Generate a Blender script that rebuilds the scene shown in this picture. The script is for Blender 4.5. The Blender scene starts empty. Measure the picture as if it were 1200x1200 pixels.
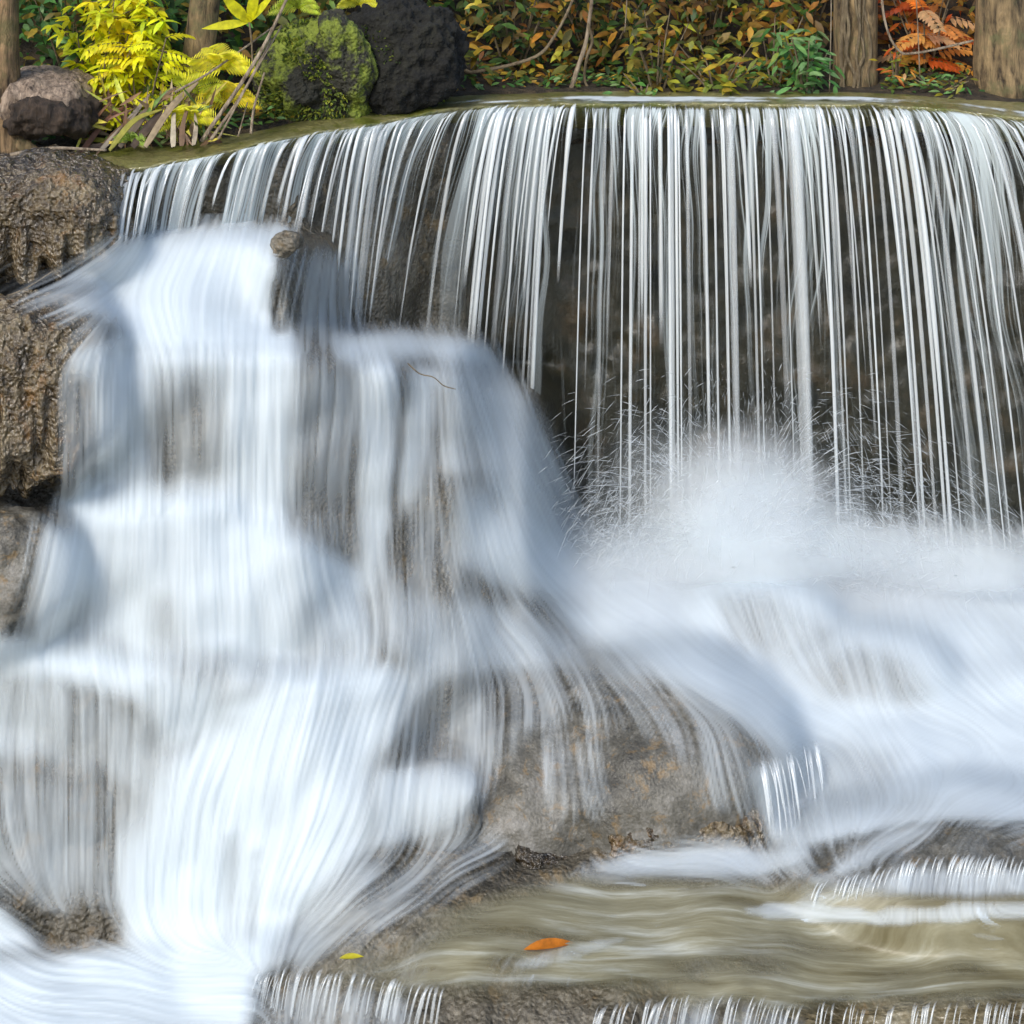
import bpy, math, random
import numpy as np
from mathutils import Vector, Matrix

random.seed(7)
RNG = np.random.default_rng(11)
SC = bpy.context.scene
COL = SC.collection
F, CX, HZ, CZ = 1800.0, 600.0, -210.0, 4.6      # pinhole of the photograph: focal (px), centre column, horizon row, eye height


def P(px, py, Y):
    return Vector(((px - CX) / F * Y, Y, CZ - (py - HZ) / F * Y))


def Pn(px, py, Y):
    return np.stack([(px - CX) / F * Y, Y + 0 * px, CZ - (py - HZ) / F * Y], -1)


# ------------------------------------------------------------------ noise
def _hash(ix, iy, iz):
    n = (ix * 374761393 + iy * 668265263 + iz * 2147483647 + 1013904223) & 0xffffffff
    n = ((n ^ (n >> 13)) * 1274126177) & 0xffffffff
    n = ((n ^ (n >> 15)) * 2246822519) & 0xffffffff
    return ((n ^ (n >> 16)) & 0xffff) / 65535.0


def vnoise(x, y, z):
    x, y, z = np.broadcast_arrays(np.asarray(x, float), np.asarray(y, float), np.asarray(z, float))
    ix, iy, iz = [np.floor(a).astype(np.int64) for a in (x, y, z)]
    fx, fy, fz = x - ix, y - iy, z - iz
    fx, fy, fz = [f * f * (3 - 2 * f) for f in (fx, fy, fz)]
    r = 0
    for dx in (0, 1):
        for dy in (0, 1):
            for dz in (0, 1):
                w = (fx if dx else 1 - fx) * (fy if dy else 1 - fy) * (fz if dz else 1 - fz)
                r = r + w * _hash(ix + dx, iy + dy, iz + dz)
    return r * 2 - 1


def fbm(x, y, z, o=4, g=0.5):
    r, a = 0, 1.0
    for k in range(o):
        r = r + a * vnoise(x * 2 ** k + 17.3 * k, y * 2 ** k + 5.1 * k, z * 2 ** k - 9.7 * k)
        a *= g
    return r


def smooth(a, b, x):
    t = np.clip((x - a) / (b - a), 0, 1)
    return t * t * (3 - 2 * t)


# ------------------------------------------------------------------ objects
def tag(o, label=None, cat=None, group=None, kind=None):
    if label: o['label'] = label
    if cat: o['category'] = cat
    if group: o['group'] = group
    if kind: o['kind'] = kind
    return o


def mesh_obj(name, V, Fc, mat=None, parent=None, smooth_=True, uv=None, attrs=None, loc=None):
    me = bpy.data.meshes.new(name)
    V = np.asarray(V, float)
    if loc is not None:
        V = V - np.asarray(loc, float)
    me.from_pydata(V.tolist(), [], [list(map(int, f)) for f in Fc])
    if uv is not None:
        lay = me.uv_layers.new(name='flow')
        li = np.empty(len(me.loops), np.int32)
        me.loops.foreach_get('vertex_index', li)
        lay.data.foreach_set('uv', np.asarray(uv, np.float32)[li].ravel())
    for k, a in (attrs or {}).items():
        a = np.asarray(a, np.float32)
        if a.ndim == 1:
            at = me.attributes.new(k, 'FLOAT', 'POINT'); at.data.foreach_set('value', a)
        else:
            at = me.attributes.new(k, 'FLOAT_COLOR', 'POINT')
            if a.shape[1] == 3: a = np.concatenate([a, np.ones((len(a), 1), np.float32)], 1)
            at.data.foreach_set('color', a.ravel())
    if smooth_:
        me.polygons.foreach_set('use_smooth', [True] * len(me.polygons))
    if mat: me.materials.append(mat)
    me.update()
    o = bpy.data.objects.new(name, me)
    if loc is not None: o.location = loc
    COL.objects.link(o)
    if parent:
        o.parent = parent
        if loc is None: o.matrix_parent_inverse = Matrix.Translation(-Vector(parent.location))
    return o


def empty(name, loc):
    e = bpy.data.objects.new(name, None); e.location = loc; COL.objects.link(e)
    e.empty_display_size = 0.1
    return e


def grid_faces(nr, nc, off=0):
    i = np.arange(nr - 1)[:, None] * nc + np.arange(nc - 1)[None, :] + off
    return np.stack([i, i + 1, i + nc + 1, i + nc], -1).reshape(-1, 4)


class MB:
    """collects pieces that become one mesh"""
    def __init__(s): s.V, s.F, s.C, s.n = [], [], [], 0
    def add(s, V, Fc, c=None):
        V = np.asarray(V, float)
        s.V.append(V); s.F += [[int(i) + s.n for i in f] for f in Fc]
        if c is not None: s.C.append(np.tile(np.asarray(c, float)[None, :], (len(V), 1)))
        s.n += len(V)
    def build(s, name, mat, parent=None, smooth_=True):
        a = {'tint': np.concatenate(s.C)} if s.C else None
        return mesh_obj(name, np.concatenate(s.V), s.F, mat, parent, smooth_, attrs=a)
    def tube(s, pts, rad, n=6, c=None, wob=0.0):
        pts = np.asarray(pts, float); m = len(pts)
        rad = np.broadcast_to(rad, (m,)) if np.ndim(rad) else np.full(m, rad)
        T = np.gradient(pts, axis=0); T /= np.linalg.norm(T, axis=1)[:, None] + 1e-9
        ref = np.array([0.13, 1, 0.07]) if abs(T[:, 1]).mean() < .8 else np.array([1, 0, 0.])
        A = np.cross(T, ref); A /= np.linalg.norm(A, axis=1)[:, None] + 1e-9
        B = np.cross(T, A)
        th = np.arange(n) / n * 2 * np.pi
        R = rad[:, None] * (1 + wob * vnoise(np.cos(th)[None] * 2 + pts[:, :1], np.sin(th)[None] * 2, pts[:, 2:3] * 3 + pts[:, 1:2])) if wob else rad[:, None] * np.ones(n)[None]
        V = pts[:, None] + R[..., None] * (np.cos(th)[None, :, None] * A[:, None] + np.sin(th)[None, :, None] * B[:, None])
        fs = []
        for i in range(m - 1):
            for j in range(n):
                k = (j + 1) % n
                fs.append((i * n + j, i * n + k, (i + 1) * n + k, (i + 1) * n + j))
        fs.append(tuple(range(n))[::-1]); fs.append(tuple((m - 1) * n + j for j in range(n)))
        s.add(V.reshape(-1, 3), fs, c)
    def leaf(s, base, d, up, L, W, c=None, curl=0.25, fold=0.15, n=5, shape=0.45):
        d = np.asarray(d, float); d = d / (np.linalg.norm(d) + 1e-9)
        up = np.asarray(up, float); side = np.cross(d, up)
        ln = np.linalg.norm(side)
        if ln < 1e-3: side = np.array([1., 0, 0])
        else: side = side / ln
        nrm = np.cross(side, d)
        t = np.linspace(0, 1, n)
        w = W * 0.5 * np.sin(np.pi * t ** (0.69 / -np.log(shape) if 0 < shape < 1 else 1)) ** 0.9
        w[0] = W * 0.04; w[-1] = 0.0005
        c0 = np.asarray(base, float)[None] + d[None] * (L * t)[:, None] - nrm[None] * (curl * L * t * t)[:, None]
        Lf = c0 + side[None] * w[:, None] + nrm[None] * (fold * w)[:, None]
        Rt = c0 - side[None] * w[:, None] + nrm[None] * (fold * w)[:, None]
        V = np.concatenate([Lf, c0, Rt])
        fs = []
        for i in range(n - 1):
            fs += [(i, n + i, n + i + 1, i + 1), (n + i, 2 * n + i, 2 * n + i + 1, n + i + 1)]
        s.add(V, fs, c)


def cr(pts, n):
    """Catmull-Rom through pts -> n samples"""
    p = np.asarray(pts, float); m = len(p)
    if m == 2:
        t = np.linspace(0, 1, n)[:, None]; return p[0] * (1 - t) + p[1] * t
    q = np.concatenate([2 * p[:1] - p[1:2], p, 2 * p[-1:] - p[-2:-1]])
    t = np.linspace(0, m - 1, n); i = np.minimum(t.astype(int), m - 2); f = (t - i)
    f = f.reshape((-1,) + (1,) * (p.ndim - 1))
    a, b, c, d = q[i], q[i + 1], q[i + 2], q[i + 3]
    return 0.5 * (2 * b + (c - a) * f + (2 * a - 5 * b + 4 * c - d) * f ** 2 + (3 * b - a - 3 * c + d) * f ** 3)


# ------------------------------------------------------------------ node helper
class NT:
    def __init__(s, name):
        s.m = bpy.data.materials.new(name); s.m.use_nodes = True
        s.t = s.m.node_tree; s.t.nodes.clear()
        s.out = s.t.nodes.new('ShaderNodeOutputMaterial')
    def n(s, typ, _in=None, **kw):
        nd = s.t.nodes.new('ShaderNode' + typ)
        for k, v in kw.items(): setattr(nd, k, v)
        for k, v in (_in or {}).items():
            sk = nd.inputs[k]
            if isinstance(v, bpy.types.NodeSocket): s.t.links.new(v, sk)
            else: sk.default_value = v
        return nd
    def math(s, op, a, b=0.0, c=None, clamp=False):
        d = {0: a, 1: b}
        if c is not None: d[2] = c
        nd = s.n('Math', d, operation=op); nd.use_clamp = clamp
        return nd.outputs[0]
    def ramp(s, fac, stops, interp='LINEAR'):
        nd = s.n('ValToRGB', {0: fac}); nd.color_ramp.interpolation = interp
        e = nd.color_ramp.elements
        while len(e) < len(stops): e.new(0.5)
        for q, (p, c) in zip(e, stops):
            q.position = p; q.color = (*c, 1) if len(c) == 3 else c
        return nd.outputs[0]
    def noise(s, vec, scale, detail=4, rough=0.55, dist=0.0):
        return s.n('TexNoise', {'Vector': vec, 'Scale': scale, 'Detail': detail, 'Roughness': rough, 'Distortion': dist}).outputs['Fac']
    def noise2(s, vec, detail=3, rough=0.55):
        return s.n('TexNoise', {'Vector': vec, 'Scale': 1.0, 'Detail': detail, 'Roughness': rough}, noise_dimensions='2D').outputs['Fac']
    def mapping(s, vec, scale=(1, 1, 1), loc=(0, 0, 0), rot=(0, 0, 0)):
        return s.n('Mapping', {'Vector': vec, 'Scale': scale, 'Location': loc, 'Rotation': rot}).outputs[0]
    def mix(s, f, a, b, blend='MIX'):
        nd = s.n('Mix', data_type='RGBA', blend_type=blend)
        for k, v in ((0, f), (6, a), (7, b)):
            if isinstance(v, bpy.types.NodeSocket): s.t.links.new(v, nd.inputs[k])
            else: nd.inputs[k].default_value = v if k == 0 else ((*v, 1) if len(v) == 3 else v)
        return nd.outputs[2]
    def surf(s, sh): s.t.links.new(sh, s.out.inputs['Surface'])


def rock_mat(name, dark, mid, light, recess_dark=False, spots=None, moss=None, moss_amt=0.0, rough=0.35, bump=1.0, drip=0.5, scale=1.0, coat=0.5):
    N = NT(name)
    co = N.n('NewGeometry').outputs['Position']
    big = N.noise(co, 2.2 * scale, 5, 0.6)
    fine = N.noise(co, 28 * scale, 5, 0.65)
    nod = N.n('TexVoronoi', {'Vector': co, 'Scale': 55 * scale}, feature='SMOOTH_F1').outputs['Distance']
    dr = N.noise(N.mapping(co, (22 * scale, 22 * scale, 3.0 * scale)), 1.0, 4, 0.6, 0.3)
    f = N.math('ADD', N.math('MULTIPLY', big, 0.6), N.math('MULTIPLY', fine, 0.4))
    c = N.ramp(f, [(0.36, dark), (0.5, mid), (0.64, light)])
    if spots:
        sp = N.ramp(N.noise(co, 7 * scale, 4, 0.7, 0.5), [(0.56, (0, 0, 0)), (0.66, (1, 1, 1))])
        c = N.mix(N.math('MULTIPLY', sp, 0.7), c, spots)
    # crust colour darkens where the drip noise is low
    st = N.ramp(dr, [(0.36, (0.45, 0.42, 0.38)), (0.55, (1, 1, 1))])
    c = N.mix(drip, c, st, 'MULTIPLY')
    if moss:
        mf = N.noise(co, 3.3 * scale, 6, 0.7)
        mf = N.ramp(mf, [(0.62 - moss_amt * 0.4, (0, 0, 0)), (0.70 - moss_amt * 0.4, (1, 1, 1))])
        mc = N.mix(N.noise(co, 60, 3), tuple(x * 0.35 for x in moss), tuple(min(1, x * 1.5) for x in moss))
        c = N.mix(mf, c, mc)
    if recess_dark:
        ag = N.n('Attribute', attribute_name='recess_dark').outputs['Fac']  # rock colour goes to near-black olive brown where this mask is high
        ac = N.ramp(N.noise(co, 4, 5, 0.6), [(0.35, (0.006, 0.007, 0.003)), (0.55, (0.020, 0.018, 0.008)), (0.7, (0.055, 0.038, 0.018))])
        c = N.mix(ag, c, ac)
    h = N.math('ADD', N.math('MULTIPLY', fine, 0.5), N.math('MULTIPLY', nod, 0.55))
    h = N.math('ADD', h, N.math('MULTIPLY', dr, drip))
    bs_ = N.math('MULTIPLY_ADD', N.n('Attribute', attribute_name='recess_dark').outputs['Fac'], -0.72, 0.85) if recess_dark else 0.85
    b = N.n('Bump', {'Height': h, 'Strength': bs_, 'Distance': 0.03 * bump / scale}).outputs[0]
    p = N.n('BsdfPrincipled', {'Base Color': c, 'Roughness': rough, 'Normal': b, 'Coat Weight': coat, 'Coat Roughness': 0.18, 'Coat Normal': b})
    N.surf(p.outputs[0])
    return N.m


def veil_mat(name, base=0.5, contrast=1.6, su=24.0, sv=0.9, col=(0.80, 0.87, 0.915), fine=0.5, seed=0.0, maxa=0.97, rough=0.45, tint=None):
    """falling water drawn out into silk: opacity follows the flow coordinates, coverage comes with the mesh"""
    N = NT(name)
    uv = N.n('UVMap', uv_map='flow').outputs[0]
    cov = N.n('Attribute', attribute_name='cov').outputs['Fac']
    uv = N.mapping(uv, (1, 1, 1), (seed * 3.17, seed * 1.3, seed))
    wv = N.noise2(N.mapping(uv, (1.6, 0.8, 1)), 1, 0.5)
    off = N.n('CombineXYZ', {0: N.math('MULTIPLY', N.math('SUBTRACT', wv, 0.5), 0.22), 1: 0.0, 2: 0.0}).outputs[0]
    uv = N.n('VectorMath', {0: uv, 1: off}, operation='ADD').outputs[0]
    a = N.noise2(N.mapping(uv, (su, sv, 1)), 3, 0.62)
    b = N.noise2(N.mapping(uv, (su * 4.2, sv * 1.4, 1)), 2, 0.6)
    lo = N.noise2(N.mapping(uv, (su * 0.22, sv * 1.1, 1), (5, 2, 0)), 1, 0.5)
    s = N.math('ADD', N.math('MULTIPLY', N.math('SUBTRACT', a, 0.5), 1.5), N.math('MULTIPLY', N.math('SUBTRACT', b, 0.5), fine * 1.2))
    s = N.math('ADD', s, N.math('MULTIPLY', N.math('SUBTRACT', lo, 0.5), 1.3))
    k = N.math('MULTIPLY_ADD', s, contrast, base)
    k = N.math('ADD', k, N.math('MULTIPLY', N.math('SUBTRACT', cov, 0.5), 0.9))
    k = N.n('MapRange', {'Value': k, 'From Min': 0.0, 'From Max': 1.0, 'To Min': 0.0, 'To Max': maxa}, interpolation_type='SMOOTHSTEP').outputs[0]
    edge = N.n('MapRange', {'Value': cov, 'From Min': 0.0, 'From Max': 0.85}, interpolation_type='SMOOTHSTEP').outputs[0]
    al = N.math('MULTIPLY', k, edge, clamp=True)
    c = (*col, 1)
    d = N.n('BsdfDiffuse', {'Color': c}).outputs[0]
    tr = N.n('BsdfTranslucent', {'Color': c}).outputs[0]
    m = N.n('MixShader', {0: 0.4, 1: d, 2: tr}).outputs[0]
    tp = N.n('BsdfTransparent').outputs[0]
    N.surf(N.n('MixShader', {0: al, 1: tp, 2: m}).outputs[0])
    return N.m


def strand_mat(name, col=(0.88, 0.92, 0.93), a0=0.75):
    N = NT(name)
    cov = N.n('Attribute', attribute_name='cov').outputs['Fac']
    uv = N.n('UVMap', uv_map='flow').outputs[0]
    nz = N.noise(N.mapping(uv, (3.0, 1.2, 1)), 1.0, 3, 0.6)
    c = (*col, 1)
    d = N.n('BsdfDiffuse', {'Color': c}).outputs[0]
    tr = N.n('BsdfTranslucent', {'Color': c}).outputs[0]
    g = N.n('BsdfGlossy', {'Color': (1, 1, 1, 1), 'Roughness': 0.25}).outputs[0]
    m = N.n('MixShader', {0: 0.35, 1: d, 2: tr}).outputs[0]
    m = N.n('MixShader', {0: 0.14, 1: m, 2: g}).outputs[0]
    al = N.math('MULTIPLY', cov, N.math('MULTIPLY_ADD', nz, 0.9, a0 - 0.45), clamp=True)
    N.surf(N.n('MixShader', {0: al, 1: N.n('BsdfTransparent').outputs[0], 2: m}).outputs[0])
    return N.m


def leaf_mat(name, rough=0.4, transl=0.45, gain=1.0):
    N = NT(name)
    c = N.n('Attribute', attribute_name='tint').outputs['Color']
    co = N.n('NewGeometry').outputs['Position']
    v = N.ramp(N.noise(co, 26, 3), [(0.3, (0.62, 0.62, 0.62)), (0.7, (1.15, 1.15, 1.15))])
    c = N.mix(1.0, c, v, 'MULTIPLY')
    p = N.n('BsdfPrincipled', {'Base Color': c, 'Roughness': rough}).outputs[0]
    t = N.n('BsdfTranslucent', {'Color': c}).outputs[0]
    N.surf(N.n('MixShader', {0: transl, 1: p, 2: t}).outputs[0])
    return N.m


def bark_mat(name, dark, light, moss=None, sc=1.0, gloss=0.75):
    N = NT(name)
    co = N.n('NewGeometry').outputs['Position']
    a = N.noise(N.mapping(co, (30 * sc, 30 * sc, 6 * sc)), 1.0, 6, 0.7, 0.6)
    b = N.noise(co, 9 * sc, 4)
    f = N.math('ADD', N.math('MULTIPLY', a, 0.7), N.math('MULTIPLY', b, 0.3))
    c = N.ramp(f, [(0.38, dark), (0.62, light)])
    if moss:
        c = N.mix(N.ramp(N.noise(co, 6, 5, 0.7), [(0.5, (0, 0, 0)), (0.65, (0.8, 0.8, 0.8))]), c, moss)
    bu = N.n('Bump', {'Height': a, 'Strength': 1.0, 'Distance': 0.03}).outputs[0]
    N.surf(N.n('BsdfPrincipled', {'Base Color': c, 'Roughness': gloss, 'Normal': bu}).outputs[0])
    return N.m


# ------------------------------------------------------------------ the relief of the cascade
COLS = [
    (-200, [(90, 8.7), (175, 7.9), (300, 7.7), (340, 7.35), (380, 7.2), (540, 7.2), (600, 6.95), (740, 6.85), (790, 6.7), (900, 6.75), (1110, 6.6), (1135, 6.45), (1330, 5.7)]),
    (60, [(90, 8.7), (175, 7.9), (310, 7.7), (350, 7.35), (410, 7.15), (560, 7.1), (620, 6.9), (740, 6.85), (790, 6.65), (900, 6.72), (1110, 6.55), (1135, 6.42), (1330, 5.7)]),
    (200, [(90, 8.8), (180, 7.8), (262, 7.85), (290, 7.6), (370, 7.2), (405, 7.08), (425, 7.0), (580, 7.02), (610, 6.86), (760, 6.8), (800, 6.68), (1110, 6.5), (1135, 6.38), (1330, 5.7)]),
    (330, [(90, 8.9), (165, 8.05), (265, 8.05), (290, 7.6), (390, 7.4), (430, 7.12), (600, 7.1), (650, 6.9), (780, 6.86), (812, 6.66), (1090, 6.46), (1130, 6.25), (1330, 5.6)]),
    (430, [(90, 9.0), (145, 8.45), (388, 8.4), (408, 7.7), (440, 7.38), (600, 7.32), (720, 7.12), (770, 6.92), (830, 6.78), (1000, 6.55), (1100, 6.22), (1180, 5.98), (1330, 5.5)]),
    (520, [(90, 9.2), (128, 8.75), (390, 8.8), (412, 8.0), (450, 7.62), (650, 7.36), (740, 7.18), (800, 7.05), (900, 6.95), (1000, 6.62), (1100, 6.2), (1160, 6.0), (1330, 5.5)]),
    (600, [(90, 9.3), (122, 8.95), (160, 9.2), (430, 9.2), (470, 8.3), (560, 7.9), (700, 7.52), (780, 7.3), (900, 6.98), (1000, 6.64), (1100, 6.22), (1160, 6.0), (1330, 5.5)]),
    (690, [(90, 9.4), (122, 9.05), (160, 9.35), (600, 9.3), (660, 8.5), (720, 8.0), (780, 7.6), (900, 7.1), (1000, 6.66), (1100, 6.24), (1160, 6.0), (1330, 5.5)]),
    (850, [(90, 9.4), (122, 9.1), (160, 9.4), (630, 9.4), (680, 8.5), (800, 7.62), (900, 7.12), (1000, 6.66), (1100, 6.26), (1160, 6.02), (1330, 5.5)]),
    (1100, [(90, 9.4), (126, 9.1), (165, 9.4), (640, 9.4), (690, 8.5), (800, 7.66), (900, 7.14), (1000, 6.68), (1100, 6.26), (1160, 6.02), (1330, 5.5)]),
    (1400, [(90, 9.3), (150, 9.0), (185, 9.3), (640, 9.3), (690, 8.5), (800, 7.66), (900, 7.14), (1000, 6.68), (1100, 6.26), (1160, 6.02), (1330, 5.5)]),
]
GX = np.arange(-200, 1401, 5.0); GY = np.arange(90, 1331, 5.0)
_prof = np.stack([np.interp(GY, [a for a, _ in p], [b for _, b in p]) for _, p in COLS])
cx = np.array([c for c, _ in COLS], float)
i = np.clip(np.searchsorted(cx, GX) - 1, 0, len(cx) - 2)
t = ((GX - cx[i]) / (cx[i + 1] - cx[i])); t = t * t * (3 - 2 * t)
DB = (_prof[i] * (1 - t)[:, None] + _prof[i + 1] * t[:, None]).T


def blur(a, r):
    k = np.exp(-0.5 * (np.arange(-3 * r, 3 * r + 1) / r) ** 2); k /= k.sum()
    b = np.pad(a, 3 * r, mode='edge')
    b = np.apply_along_axis(lambda v: np.convolve(v, k, 'valid'), 0, b)
    return np.apply_along_axis(lambda v: np.convolve(v, k, 'valid'), 1, b)


DB = blur(DB, 1)
_gx, _gy = np.meshgrid(GX, GY)
_w = Pn(_gx, _gy, DB)
DB = DB - 0.05 * fbm(_w[..., 0] * 2.2, _w[..., 1] * 2.2, _w[..., 2] * 3, 3) * smooth(160, 300, _gy)
DB = DB - 0.02 * fbm(_w[..., 0] * 9, _w[..., 1] * 9, _w[..., 2] * 7, 3)


# boulders: centre (px, py, Y), half sizes in metres, name
class Boulder:
    def __init__(s, px, py, Y, rx, ry, rz, rot=0.0, e=2.4):
        s.c = np.array(P(px, py, Y)); s.r = np.array([rx, ry, rz]); s.rot = rot; s.e = e
    def M(s):
        c, n = math.cos(s.rot), math.sin(s.rot)          # tilt in the picture's plane (about Y)
        return np.array([[c, 0, n], [0, 1, 0], [-n, 0, c]])
    def depth(s, gx, gy):
        d = np.stack([(gx - CX) / F, np.ones_like(gx), -(gy - HZ) / F], -1) @ s.M().T
        o = (np.array([0, 0, CZ]) - s.c) @ s.M().T
        d = d / s.r; o = o / s.r
        a = (d * d).sum(-1); b = 2 * (d * o).sum(-1); c = (o * o).sum() - 1
        q = b * b - 4 * a * c
        return np.where(q > 0, (-b - np.sqrt(np.maximum(q, 0))) / (2 * a), 99.0)
    def mesh(s, name, mat, amp=0.05, fr=2.5, n=90, fine=0.012, ribs=0.0):
        u = np.linspace(0, 2 * np.pi, n * 2, endpoint=False); v = np.linspace(0.02, np.pi - 0.02, n)
        U, W = np.meshgrid(u, v)
        X = np.stack([np.sin(W) * np.cos(U), np.sin(W) * np.sin(U), np.cos(W)], -1)
        e = s.e; X = X / (np.abs(X) ** e).sum(-1, keepdims=True) ** (1 / e)
        Q = X * s.r @ s.M() + s.c
        nr = X / np.linalg.norm(X, axis=-1, keepdims=True)
        dsp = amp * fbm(Q[..., 0] * fr, Q[..., 1] * fr, Q[..., 2] * fr, 4) + fine * fbm(Q[..., 0] * 22, Q[..., 1] * 22, Q[..., 2] * 18, 3)
        if ribs:
            low = smooth(0.35, -0.35, X[..., 2])
            dsp = dsp + ribs * low * (np.abs(vnoise(Q[..., 0] * 18 + Q[..., 1] * 7, Q[..., 1] * 14, Q[..., 2] * 1.6)) - 0.35)
        Q = Q + (nr @ s.M()) * dsp[..., None]
        nv, nu = U.shape
        fs = []
        ii = np.arange(nv - 1)[:, None] * nu + np.arange(nu)[None]
        jj = np.arange(nv - 1)[:, None] * nu + (np.arange(nu)[None] + 1) % nu
        fs = np.stack([ii, ii + nu, jj + nu, jj], -1).reshape(-1, 4).tolist()
        fs.append(list(range(nu))); fs.append(list(range((nv - 1) * nu, nv * nu))[::-1])
        return mesh_obj(name, Q.reshape(-1, 3), fs, mat)


B = dict(
    upleft=Boulder(-10, 250, 7.5, 0.68, 0.34, 0.265, 0.03, 3.6),
    midleft=Boulder(20, 452, 6.95, 0.46, 0.30, 0.40, 0.0, 3.0),
    lowleft=Boulder(-30, 672, 6.75, 0.40, 0.22, 0.30, 0.0, 2.6),
    botleft=Boulder(30, 985, 6.80, 0.42, 0.22, 0.50, 0.0, 3.2),
    centre=Boulder(695, 915, 7.2, 0.96, 0.56, 0.42, 0.09, 2.5),
    sub1=Boulder(1015, 812, 7.75, 0.44, 0.34, 0.26, 0.0, 2.2),
    sub2=Boulder(890, 752, 8.05, 0.42, 0.34, 0.25, 0.15, 2.2),
    slab=Boulder(1135, 1022, 6.55, 0.80, 0.42, 0.19, 0.05, 2.3),
    front=Boulder(875, 1248, 6.0, 1.95, 0.50, 0.26, 0.035, 3.0),
    knob=Boulder(336, 286, 7.44, 0.075, 0.08, 0.05, 0.35, 2.6),
)
DRAW = np.full(DB.shape, 99.0)
DS = DB.copy()
for k, b in B.items():
    if k in ('knob',): continue
    DS = np.minimum(DS, b.depth(_gx, _gy))
DS = blur(DS, 3)


def sample(Dm, px, py):
    fx = np.clip((np.asarray(px, float) - GX[0]) / 5, 0, len(GX) - 1.001); fy = np.clip((np.asarray(py, float) - GY[0]) / 5, 0, len(GY) - 1.001)
    ix, iy = fx.astype(int), fy.astype(int); a, b_ = fx - ix, fy - iy
    return (Dm[iy, ix] * (1 - a) + Dm[iy, ix + 1] * a) * (1 - b_) + (Dm[iy + 1, ix] * (1 - a) + Dm[iy + 1, ix + 1] * a) * b_


def splat(o, blurme=False):
    n = len(o.data.vertices); co = np.empty(n * 3, np.float32); o.data.vertices.foreach_get('co', co)
    co = co.reshape(-1, 3).astype(float)
    px = CX + F * co[:, 0] / co[:, 1]; py = HZ + F * (CZ - co[:, 2]) / co[:, 1]
    ix = np.round((px - GX[0]) / 5).astype(int); iy = np.round((py - GY[0]) / 5).astype(int)
    k = (ix >= 0) & (ix < len(GX)) & (iy >= 0) & (iy < len(GY))
    np.minimum.at(DRAW, (iy[k], ix[k]), co[k, 1])


# ---- rock
M_cliff = rock_mat('wet_travertine', (0.028, 0.024, 0.016), (0.095, 0.082, 0.058), (0.20, 0.18, 0.14), recess_dark=True, spots=(0.16, 0.11, 0.05), drip=0.45, coat=0.06, rough=0.5)
M_dark = rock_mat('dark_wet_travertine', (0.016, 0.011, 0.005), (0.09, 0.062, 0.028), (0.26, 0.205, 0.12), spots=(0.20, 0.10, 0.025), drip=0.85, rough=0.22, bump=1.8, coat=1.0)
M_boulder = rock_mat('speckled_boulder', (0.028, 0.026, 0.021), (0.088, 0.082, 0.066), (0.18, 0.172, 0.155), spots=(0.17, 0.11, 0.045), drip=0.15, rough=0.6, bump=0.35, scale=1.6, coat=0.08)
M_slab = rock_mat('olive_slab_rock', (0.05, 0.04, 0.02), (0.17, 0.14, 0.08), (0.30, 0.27, 0.19), spots=(0.24, 0.14, 0.05), moss=(0.13, 0.12, 0.04), moss_amt=0.15, drip=0.3, rough=0.35, bump=0.6)
M_rim = rock_mat('mossy_rim_rock', (0.09, 0.08, 0.03), (0.18, 0.165, 0.06), (0.27, 0.25, 0.13), moss=(0.11, 0.12, 0.02), moss_amt=0.25, drip=0.1, rough=0.3, bump=0.4, coat=0.6)

# cliff relief, closed behind so that it has thickness
NX = np.arange(-200, 1401, 4.0); NY = np.arange(100, 1331, 4.0)
gx, gy = np.meshgrid(NX, NY)
_lt = np.interp(gx, [-200, 0, 150, 200, 260, 330, 400, 450, 500, 560, 1000, 1100, 1200, 1400], [205, 200, 200, 190, 178, 162, 150, 143, 132, 124, 122, 125, 139, 170]) + 9
gy = _lt + (gy - 100) * (1330 - _lt) / 1230.0
D = sample(DB, gx, gy)
Wp = Pn(gx, gy, D)
D = D + 0.06 * smooth(30, 0, gy - _lt)
D = D - 0.010 * fbm(Wp[..., 0] * 30, Wp[..., 1] * 30, Wp[..., 2] * 16, 3)
Vf = Pn(gx, gy, D).reshape(-1, 3)
nr, nc = gx.shape
ff = grid_faces(nr, nc)[:, ::-1].tolist()
back = []
ring = [i for i in range(nc)] + [r * nc + nc - 1 for r in range(1, nr)] + [(nr - 1) * nc + c for c in range(nc - 2, -1, -1)] + [r * nc for r in range(nr - 2, 0, -1)]
Vr = Vf[ring].copy(); Vr[:, 1] += 2.0; Vr[:, 2] -= 0.35
m0 = len(Vf); L = len(ring)
ff += [[ring[k], ring[(k + 1) % L], m0 + (k + 1) % L, m0 + k] for k in range(L)]
tag(mesh_obj('cliff', np.concatenate([Vf, Vr]), ff, M_cliff, attrs={'recess_dark': np.concatenate([(smooth(8.3, 8.9, D) * smooth(430, 620, gx) * 0.95).ravel(), np.zeros(len(Vr))])}), 'stepped wet travertine rock bed under and behind the falling water', 'cliff', kind='structure')  # mask: recess behind the curtain painted darker, graded by depth

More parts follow.
